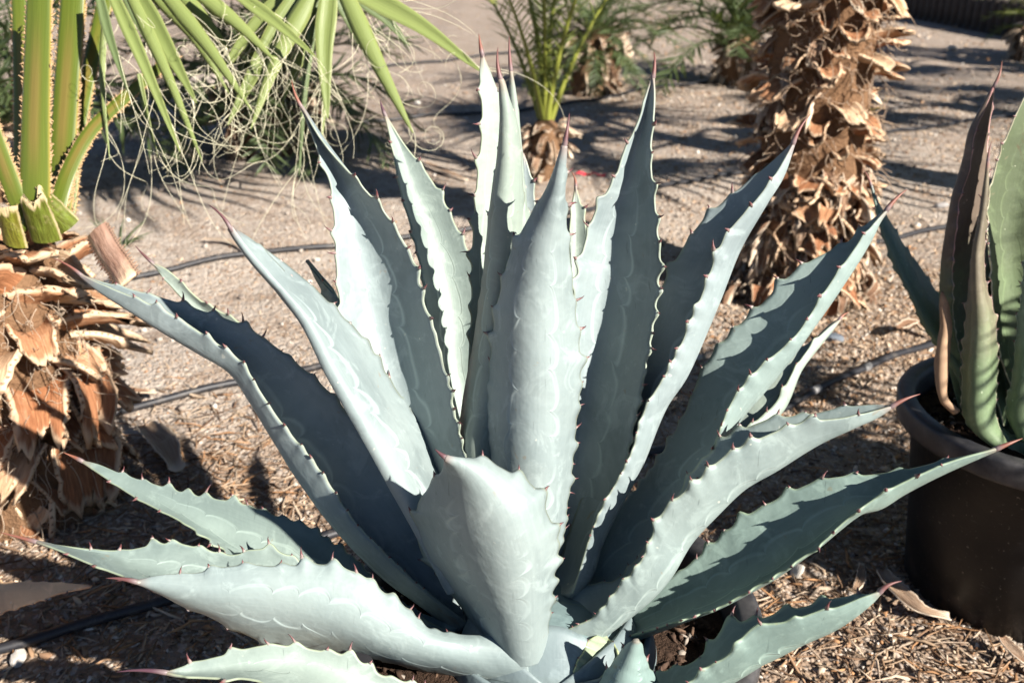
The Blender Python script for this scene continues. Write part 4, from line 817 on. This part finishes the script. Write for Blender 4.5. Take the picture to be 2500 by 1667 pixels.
            for k in range(int(4 + wpx * 0.20)):
                f = 1 - r2.uniform(0, 1) ** 1.7 * 0.85; j = min(int(f * 25), 24); sg = r2.choice([-1, 1])
                ST.append(p[j] + s[j] * sg * wd[j]); DR.append(unit(p[j + 1] - p[j]) + s[j] * sg * r2.uniform(0, 0.7) + r2.normal(0, 0.15, 3))
        k = link('threads', threads_mesh(ST, DR, 0.16, 0.00042, seed, base, 1.2), fr); k['kind'] = 'stuff'
    frond([((268, -30), (440, 372), 1.62, 1.58, 27), ((308, -30), (494, 395), 1.64, 1.60, 24), ((325, -30), (480, 252), 1.66, 1.62, 38), ((390, -30), (614, 270), 1.70, 1.68, 30),
           ((238, -30), (315, 230), 1.60, 1.57, 20), ((480, -20), (672, 150), 1.72, 1.72, 30), ((585, -10), (772, 140), 1.72, 1.70, 26), ((255, 40), (268, 392), 1.64, 1.63, 13),
           ((340, 180), (386, 388), 1.64, 1.64, 11), ((360, -30), (560, 230), 1.74, 1.74, 26), ((300, -30), (430, 210), 1.72, 1.72, 22), ((430, -30), (560, 120), 1.76, 1.76, 30)], 11, (4, 10))
    frond([((745, -30), (556, 306), 1.78, 1.76, 44), ((768, -30), (612, 315), 1.76, 1.74, 40), ((806, -30), (800, 290), 1.75, 1.73, 40), ((835, -30), (1008, 325), 1.74, 1.72, 36),
           ((860, -25), (1176, 176), 1.75, 1.74, 40), ((795, -20), (786, 340), 1.80, 1.80, 24), ((870, -10), (1000, 114), 1.82, 1.84, 28), ((775, -10), (730, 430), 1.80, 1.82, 17),
           ((720, -30), (520, 215), 1.84, 1.84, 34), ((782, -30), (690, 250), 1.84, 1.84, 30), ((820, -30), (900, 150), 1.84, 1.86, 30), ((740, -30), (590, 120), 1.86, 1.88, 34)], 12, (6, 7, 10))
M_CUT_TH, _, _ = mat('thorn_brown', (0.36, 0.24, 0.13), 0.7, 0.2)
M_DEADST = fibre_mat('dead_stalk_pinkish', (0.42, 0.27, 0.20), (0.46, 0.30, 0.22), (0.62, 0.46, 0.30), 0.7, 0.8, 10)
build_left_palm()

def fan_mesh(seed, n=22, L=0.75):
    r = np.random.default_rng(seed); mb = MB()
    path = np.array([(0, 0, 0), (0, 0.25, 0.12), (0, 0.5, 0.17), (0, 0.7, 0.14)]); tube(mb, spline(path, 12), np.linspace(0.02, 0.011, 12), 6)
    h = path[-1]
    for i in range(n):
        a = math.radians(-125 + 250 * i / (n - 1)); d = np.array([math.sin(a), math.cos(a), 0.0]); LL = L * r.uniform(0.85, 1.05) * (1 - 0.15 * abs(a) / 2.2)
        p = np.array([h, h + d * LL * 0.5 + (0, 0, 0.02), h + d * LL + (0, 0, -0.12 - 0.2 * r.uniform())]); q = spline(p, 8); s = unit(np.cross(d, (0, 0, 1.0)))
        w = 0.030 * np.array([0.35, 0.7, 1, 1, 0.85, 0.6, 0.35, 0.06]); G = q[:, None] + s[None, None] * (w[:, None] * np.array([-1, 0, 1.0]))[..., None]; G[:, 1, 2] -= w * 0.5
        mb.grid(G)
    return mb.mesh('fan_frond', M_FAN)
FANS = [fan_mesh(i) for i in range(2)]
def crown(root, pos, n, seed, sc=1.0, nm='fan_frond'):
    r = random.Random(seed)
    for i in range(n):
        o = link(nm, FANS[i % 2], root); o.rotation_mode = 'XYZ'; f = i / n
        o.matrix_basis = Matrix.Translation(Vector(pos)) @ Matrix.Rotation(i * 2.4 + r.uniform(-.2, .2), 4, 'Z') @ Matrix.Rotation(math.radians(70 - 95 * f + r.uniform(-8, 8)), 4, 'X') @ Matrix.Scale(sc * r.uniform(0.9, 1.1), 4)

def build_right_palm():
    b = Pz(1945, 700); base = np.array([b[0], b[1], hills(b[0:1], b[1:2])[0] - 0.02])
    Pm = thing('shaggy_palm', 'tall palm trunk shaggy with peeling brown leaf stubs behind the agave', 'palm', base)
    H = 2.05; prof = [(0.155, 0), (0.145, 0.3), (0.135, 0.7), (0.135, 1.2), (0.13, 1.8), (0.11, H)]
    tr = link('trunk', trunk_mesh(prof, 8), Pm); r = random.Random(9); ga = 2.39996
    for i in range(299):
        z = 0.34 + 1.72 * i / 298; a = i * ga + r.uniform(-.25, .25); od = (math.cos(a), math.sin(a), 0)
        if od[1] > 0.8 and z < 1.2: continue
        if z > 1.3 and i % 2: continue
        rad = np.interp(z, [0, .7, 1.2, 2.0], [0.14, 0.122, 0.12, 0.10]); tilt = math.radians(np.interp(z, [0.3, 0.8, 1.3, 2], [95, 74, 56, 35]) + r.uniform(-30, 34))
        o = link('boot', BOOTS[r.randrange(12)] if r.random() < 0.8 else SCRAPS[r.randrange(10)], tr); orient(o, (od[0] * rad, od[1] * rad, z), od, tilt, r.uniform(-0.5, 0.5), r.uniform(0.6, 0.95))
    for i in range(270):
        z = 0.01 + 0.40 * (i / 270) ** 0.9; a = r.uniform(math.pi * 0.9, math.pi * 2.1); od = (math.cos(a), math.sin(a), 0)
        rad = 0.135 + (0.10 * r.random() if z < 0.12 else 0.03 * r.random())
        o = link('scrap', SCRAPS[r.randrange(10)] if r.random() < 0.7 else BOOTS[r.randrange(12)], tr); orient(o, (od[0] * rad, od[1] * rad, z), od, math.radians(r.uniform(60, 165)), r.uniform(-1.2, 1.2), r.uniform(0.45, 0.95))
    st, dr = [], []
    for i in range(700):
        a = r.uniform(math.pi * 0.9, 2.1 * math.pi); zz = r.uniform(0.05, 1.15); rr = 0.13 + r.uniform(0, 0.05)
        st.append(np.array([math.cos(a) * rr, math.sin(a) * rr, zz])); dr.append((math.cos(a) * 0.6 + r.gauss(0, 0.5), math.sin(a) * 0.6 + r.gauss(0, .5), r.uniform(-1.2, 0.5)))
    me = threads_mesh(st, dr, 0.08, 0.0016, 15, np.zeros(3), 1.5); me.materials.clear(); me.materials.append(M_SCRAP); fz = link('fibre', me, tr); fz['kind'] = 'stuff'
    crown(Pm, (0, 0, H), 18, 5, 0.95)
    # yellow tangle of fibre caught on the trunk
    c = P(2060, 268, (b - CAM) @ FWD - 0.17) - base; st = [c + np.array([r.gauss(0, 0.03), 0, r.gauss(0, 0.02)]) for _ in range(60)]
    me = threads_mesh(st, [(r.gauss(0, 1), r.gauss(-0.3, .4), r.gauss(0, .8)) for _ in range(60)], 0.08, 0.0016, 21, np.zeros(3), 1.6); me.materials.clear(); me.materials.append(M_YFIB)
    k = link('yellow_fibre', me, Pm); k['kind'] = 'stuff'
M_YFIB, _, _ = mat('yellow_fibre', (0.55, 0.45, 0.14), 0.7, 0.2)
build_right_palm()

def phx_frond(seed, L=0.95, n=34, droop=0.35, leaf=0.20, start=0.30, mats=None, lw=0.006, stalk=1.0, arc=0.55):
    """feather frond: stalk arching along +y/+z with two rows of narrow leaflets"""
    r = np.random.default_rng(seed); mb = MB(); t = np.linspace(0, 1, 24)
    path = np.stack([0 * t, L * (0.18 * t + arc * t ** 2.2), L * (t - droop * t ** 2.6)], -1)
    tube(mb, path, np.interp(t, [0, 0.06, 0.3, 1], np.array([0.024, 0.015, 0.0105, 0.002]) * stalk), 6, mi=1)
    T = unit(np.gradient(path, axis=0))
    for i in range(n):
        f = start + (1 - start) * i / (n - 1); j = min(int(f * 23), 22); p = path[j] + (path[j + 1] - path[j]) * (f * 23 - j); N = np.cross(T[j], (1.0, 0, 0))
        for sg in (-1, 1):
            d = unit(np.array([sg, 0, 0]) * r.uniform(0.6, 1.0) + T[j] * r.uniform(0.6, 1.0) + N * r.normal(-0.15, 0.35)); ll = leaf * r.uniform(0.75, 1.1) * math.sin(math.pi * (0.12 + 0.8 * (i / n))) ** 0.5
            s = unit(np.cross(d, N + r.normal(0, .3, 3))); q = np.array([p, p + d * ll * 0.5 + N * 0.004, p + d * ll + np.array([0, 0, -0.02 * r.uniform()])]); w = lw * np.array([0.7, 1, 0.05])
            G = q[:, None] + s[None, None] * (w[:, None] * np.array([-1, 0, 1.0]))[..., None]; G[:, 1] += N * lw * 0.4; mb.grid(G)
    return mb.mesh('frond', mats or [M_PHX, M_PHXST])
PHX = [phx_frond(i, L=0.95 + 0.1 * (i % 3), droop=0.2 + 0.08 * i) for i in range(4)]
PHXY = [phx_frond(60 + i, L=1.25, droop=0.06 + 0.04 * i, start=0.16, leaf=0.15, lw=0.0045, stalk=1.15, n=44, arc=0.22) for i in range(4)]
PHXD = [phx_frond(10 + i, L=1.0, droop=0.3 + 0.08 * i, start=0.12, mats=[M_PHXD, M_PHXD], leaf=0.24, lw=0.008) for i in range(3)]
def date_palm(label, pos, fronds, meshes, h, rad, seed, sc=1.0, boots=True, grp=None, lean0=4, lean1=42):
    base = np.array([pos[0], pos[1], hills(np.array([pos[0]]), np.array([pos[1]]))[0] - 0.015]); r = random.Random(seed)
    Pm = thing('date_palm', label, 'palm', base, grp); tr = link('trunk', trunk_mesh([(rad, 0), (rad * 1.05, h * 0.4), (rad * 0.85, h * 0.85), (rad * 0.4, h)], seed), Pm)
    if boots:
        for i in range(64):
            f = i / 63; a = i * 2.4 + r.uniform(-.2, .2); od = (math.cos(a), math.sin(a), 0); o = link('boot', SCRAPS[r.randrange(10)], tr)
            orient(o, (od[0] * rad * 0.85, od[1] * rad * 0.85, 0.01 + (h - 0.03) * f), od, math.radians(95 - 55 * f + r.uniform(-30, 30)), r.uniform(-.5, .5), r.uniform(0.6, 1.1) * max(0.7, rad / 0.12))
    for i in range(fronds):
        f = i / max(1, fronds - 1); o = link('frond', meshes[i % len(meshes)], Pm); lean = math.radians(lean0 + lean1 * f + r.uniform(-5, 5)); s = sc * r.uniform(0.88, 1.1)
        o.matrix_basis = Matrix.Translation((0, 0, h * (0.9 - 0.25 * f))) @ Matrix.Rotation(i * 2.4 + seed, 4, 'Z') @ Matrix.Rotation(-lean, 4, 'X') @ Matrix.Scale(s, 4)
    return Pm
p = Pz(1330, 425); date_palm('small date palm with yellow-green stalks and a frayed base behind the agave heart', p, 8, PHXY, 0.27, 0.075, 3, 0.85, lean0=-8, lean1=13)
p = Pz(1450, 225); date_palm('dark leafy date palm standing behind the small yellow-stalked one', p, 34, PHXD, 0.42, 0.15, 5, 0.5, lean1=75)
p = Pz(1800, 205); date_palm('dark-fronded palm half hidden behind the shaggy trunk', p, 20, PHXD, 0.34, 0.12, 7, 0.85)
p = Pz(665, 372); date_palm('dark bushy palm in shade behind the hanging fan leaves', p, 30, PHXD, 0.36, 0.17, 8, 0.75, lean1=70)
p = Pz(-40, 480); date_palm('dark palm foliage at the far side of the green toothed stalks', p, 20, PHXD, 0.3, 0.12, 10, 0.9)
p = Pz(2530, 150); date_palm('yellow-green bushy palm in front of the log edging', p, 22, PHX, 0.3, 0.16, 12, 0.45)
# palms just outside the picture on the sunny side, known from the shadows they throw across the sand
for (x, y, hh, s, lab) in ((2.75, 3.35, 1.5, 1, 'palm standing to the side whose fan shadow lies across the bare sand'), (4.3, 4.6, 1.3, 2, 'farther side palm throwing a long shadow behind the shaggy trunk'), (5.4, 6.4, 1.6, 3, 'farthest side palm throwing shadow stripes across the far sand'), (1.78, 0.86, 0.85, 4, 'short side palm shading the second pot')):
    base = np.array([x, y, hills(np.array([x]), np.array([y]))[0] - 0.02]); t = thing('side_palm', lab, 'palm', base)
    link('trunk', trunk_mesh([(0.17, 0), (0.15, hh * 0.5), (0.12, hh)], 30 + s), t); crown(t, (0, 0, hh), 13, 40 + s, 0.85 if s < 4 else 0.42)

# ------------------------------------------------------------------ small things on the ground
def seedling():
    b = Pz(292, 610); t = thing('palm_seedling', 'tiny dark palm seedling on the sand beside the fan palm trunk', 'seedling', b); r = np.random.default_rng(2)
    for i in range(16):
        a = r.uniform(0, 6.28); d = unit(np.array([math.cos(a) + 0.5, 0.5 * math.sin(a), r.uniform(0.3, 0.9)])); L = r.uniform(0.08, 0.15)
        p = np.array([(0, 0, 0), d * L * 0.5 + (0, 0, 0.01), d * L]); mb = MB(); G, *_ = strip(p, 0.008, 0.3, 8); N = unit(np.cross(np.gradient(G, axis=1), np.gradient(G, axis=0)))
        mb.grid(np.concatenate([G + N * 0.0004, (G - N * 0.0004)[:, ::-1]], 1), close=True); link('blade', mb.mesh('blade', M_PHXD), t)
seedling()
def rocks():
    spec = [(2030, 838, 0.032, (0.20, 0.23, 0.27), 'grey-blue rock on the shaded mulch near the thick hose'), (2240, 545, 0.022, (0.72, 0.68, 0.62), 'white stone on the sand between the shaggy trunk and the reddish agave'),
            (1695, 880, 0.020, (0.70, 0.64, 0.55), 'pale stone in the sunlit patch behind the agave leaves'), (1945, 1392, 0.020, (0.60, 0.56, 0.50), 'flat pale stone beside the low green agave leaf'),
            (300, 975, 0.022, (0.62, 0.58, 0.52), 'pale chunk of stone at the foot of the fan palm'), (685, 1228, 0.011, (0.66, 0.6, 0.52), 'small white pebble in the shadow between the left leaves'),
            (48, 1600, 0.020, (0.70, 0.66, 0.6), 'white stone touching the thick black hose'), (2295, 510, 0.03, (0.50, 0.48, 0.47), 'grey stone on the sand left of the reddish agave'),
            (1662, 170, 0.03, (0.66, 0.62, 0.56), 'pale stone on the far sand'), (1540, 60, 0.03, (0.66, 0.62, 0.56), 'small pale stone on the farthest sand'), (1020, 250, 0.025, (0.7, 0.66, 0.6), 'white stone on the striped shadow behind the fan leaf'),
            (2320, 130, 0.06, (0.6, 0.56, 0.5), 'large pale stone near the log edging'), (1985, 790, 0.018, (0.5, 0.46, 0.4), 'tan stone beside the grey-blue rock')]
    for i, (px, py, s, c, lab) in enumerate(spec):
        p = Pz(px, py); o = link('stone', ROCKS[i % 4], None, (p[0], p[1], hills(p[0:1], p[1:2])[0] + s * 0.28)); o.scale = (s, s * 0.85, s); o.rotation_euler = (0.1, 0.15, i * 1.3); o.color = (*c, 1); tag(o, lab, 'stone')
rocks()
def scrap_leaf(label, pts, width, cols, cat='dry leaf', name='dry_leaf', lift=0.01, curl=0.5, matl=None):
    q = spline([Pz(a, b, 0)[:3] for a, b in pts], 24); t = np.linspace(0, 1, 24); q[:, 2] = hills(q[:, 0], q[:, 1]) + lift + 0.02 * np.sin(t * math.pi) * curl + 0.03 * curl * (1 - t) ** 4
    T = unit(np.gradient(q, axis=0)); s = unit(np.cross(T, (0, 0, 1.0))); u = np.linspace(-1, 1, 7); w = width * 0.5 * (0.35 + 0.65 * np.sin(np.clip(t * 1.1 + 0.1, 0, 1) * math.pi) ** 0.6 + 0.3 * t) * (1 + 0.06 * np.sin(t * 40))
    G = q[:, None] + s[:, None] * (w[:, None] * u)[..., None] + np.array([0, 0, 1.0]) * (w[:, None] * curl * (u ** 2))[..., None]
    N = unit(np.cross(np.gradient(G, axis=1), np.gradient(G, axis=0))); mb = MB(); V, U = np.meshgrid(t, (u + 1) / 2, indexing='ij'); uv = np.stack([U, V], -1)
    mb.grid(np.concatenate([G + N * 0.001, (G - N * 0.001)[:, ::-1]], 1), np.concatenate([uv, uv[:, ::-1]], 1), close=True)
    for e in (0, 23): mb.f.append(tuple(e * 14 + k for k in range(14))); mb.mi.append(0)
    o = link(name, mb.mesh(name, matl or M_SCRAP, origin=q[0]), None, q[0]); tag(o, label, cat); return o
scrap_leaf('curled brown dead leaf base lying on the chips by the second pot', [(2150, 1410), (2185, 1452), (2240, 1500), (2318, 1512)], 0.030, None)
scrap_leaf('small tan curled leaf beside the thick hose at the second pot', [(2190, 830), (2230, 812), (2275, 822)], 0.03, None, curl=0.9)
scrap_leaf('pale bent dry blade lying on the open sand', [(500, 602), (560, 610), (602, 632)], 0.02, None, curl=0.2)
scrap_leaf('grey dried leaf stub on the ground under the left agave shadow', [(360, 1085), (400, 1125), (440, 1185)], 0.05, None, curl=0.6)
scrap_leaf('dead brown stalk pointing from the fan palm foot over the hose', [(240, 1030), (310, 1000), (385, 985)], 0.035, None, curl=0.5, lift=0.02)
scrap_leaf('thin upright dry split blade near the second pot', [(2085, 1450), (2100, 1420), (2104, 1372)], 0.014, None, curl=0.3)
scrap_leaf('brown stalk piece lying at the bottom edge near the second pot', [(2440, 1580), (2480, 1620), (2530, 1650)], 0.02, None, curl=0.5)
scrap_leaf('dry branched twig on the shadowed sand behind the left leaves', [(1040, 400), (1090, 425), (1140, 445)], 0.03, None, curl=0.3)
# red tape
q = spline([Pz(a, b, 0.0) for a, b in ((1402, 428), (1430, 430), (1455, 434), (1478, 433))], 20); q[:, 2] = hills(q[:, 0], q[:, 1]) + 0.008 + 0.006 * np.sin(np.linspace(0, 12, 20)); tw = np.linspace(0, 4, 20)
s = np.stack([0 * tw, np.cos(tw), np.sin(tw) * 0.7], -1); mb = MB(); G = q[:, None] + s[:, None] * (0.010 * np.array([-1, 0, 1.0]))[None, :, None]; mb.grid(np.concatenate([G, (G + (0, 0, 0.001))[:, ::-1]], 1), close=True)
o = link('red_tape', mb.mesh('red_tape', M_RED, origin=q[0]), None, q[0]); tag(o, 'short twisted strip of red plastic tape lying on the sand', 'tape')

def edging():
    a, b = Pz(2150, 30), Pz(2560, 108); d = b - a; L = np.linalg.norm(d[:2]); n = int(L / 0.135); r = random.Random(3)
    t = thing('log_edging', 'row of upright dark log posts edging the far bed', 'edging', a)
    m, nt, bb = mat('dark_timber', (0.035, 0.03, 0.028), 0.8, 0.2); n1 = noise(nt, 14, 4, 0.6, objco(nt)); nt.links.new(mixc(nt, n1, (0.02, 0.017, 0.016), (0.075, 0.06, 0.05)), bb.inputs['Base Color']); bump(nt, bb, n1, 0.6, 0.02)
    me = None
    for i in range(n):
        p = a + d * (i + 0.5) / n - a; k = r.uniform(-0.012, 0.012)
        if me is None:
            mb = MB(); tube(mb, np.array([(0, 0, -0.05), (0, 0, 0.2), (0, 0, 0.305), (0, 0, 0.315)]), [0.066, 0.064, 0.062, 0.054], 16); me = mb.mesh('post', m)
        o = link('post', me, t, (p[0], p[1], k)); o.rotation_euler = (0, 0, i)
    pa = np.array([(0, 0, 0.02), d * np.array([1, 1, 0]) + (0, 0, 0.02)]) + np.array([-0.02, -0.085, 0]); mb = MB(); tube(mb, pa, 0.016, 8); link('rail', mb.mesh('rail', M_HOSE), t)
edging()
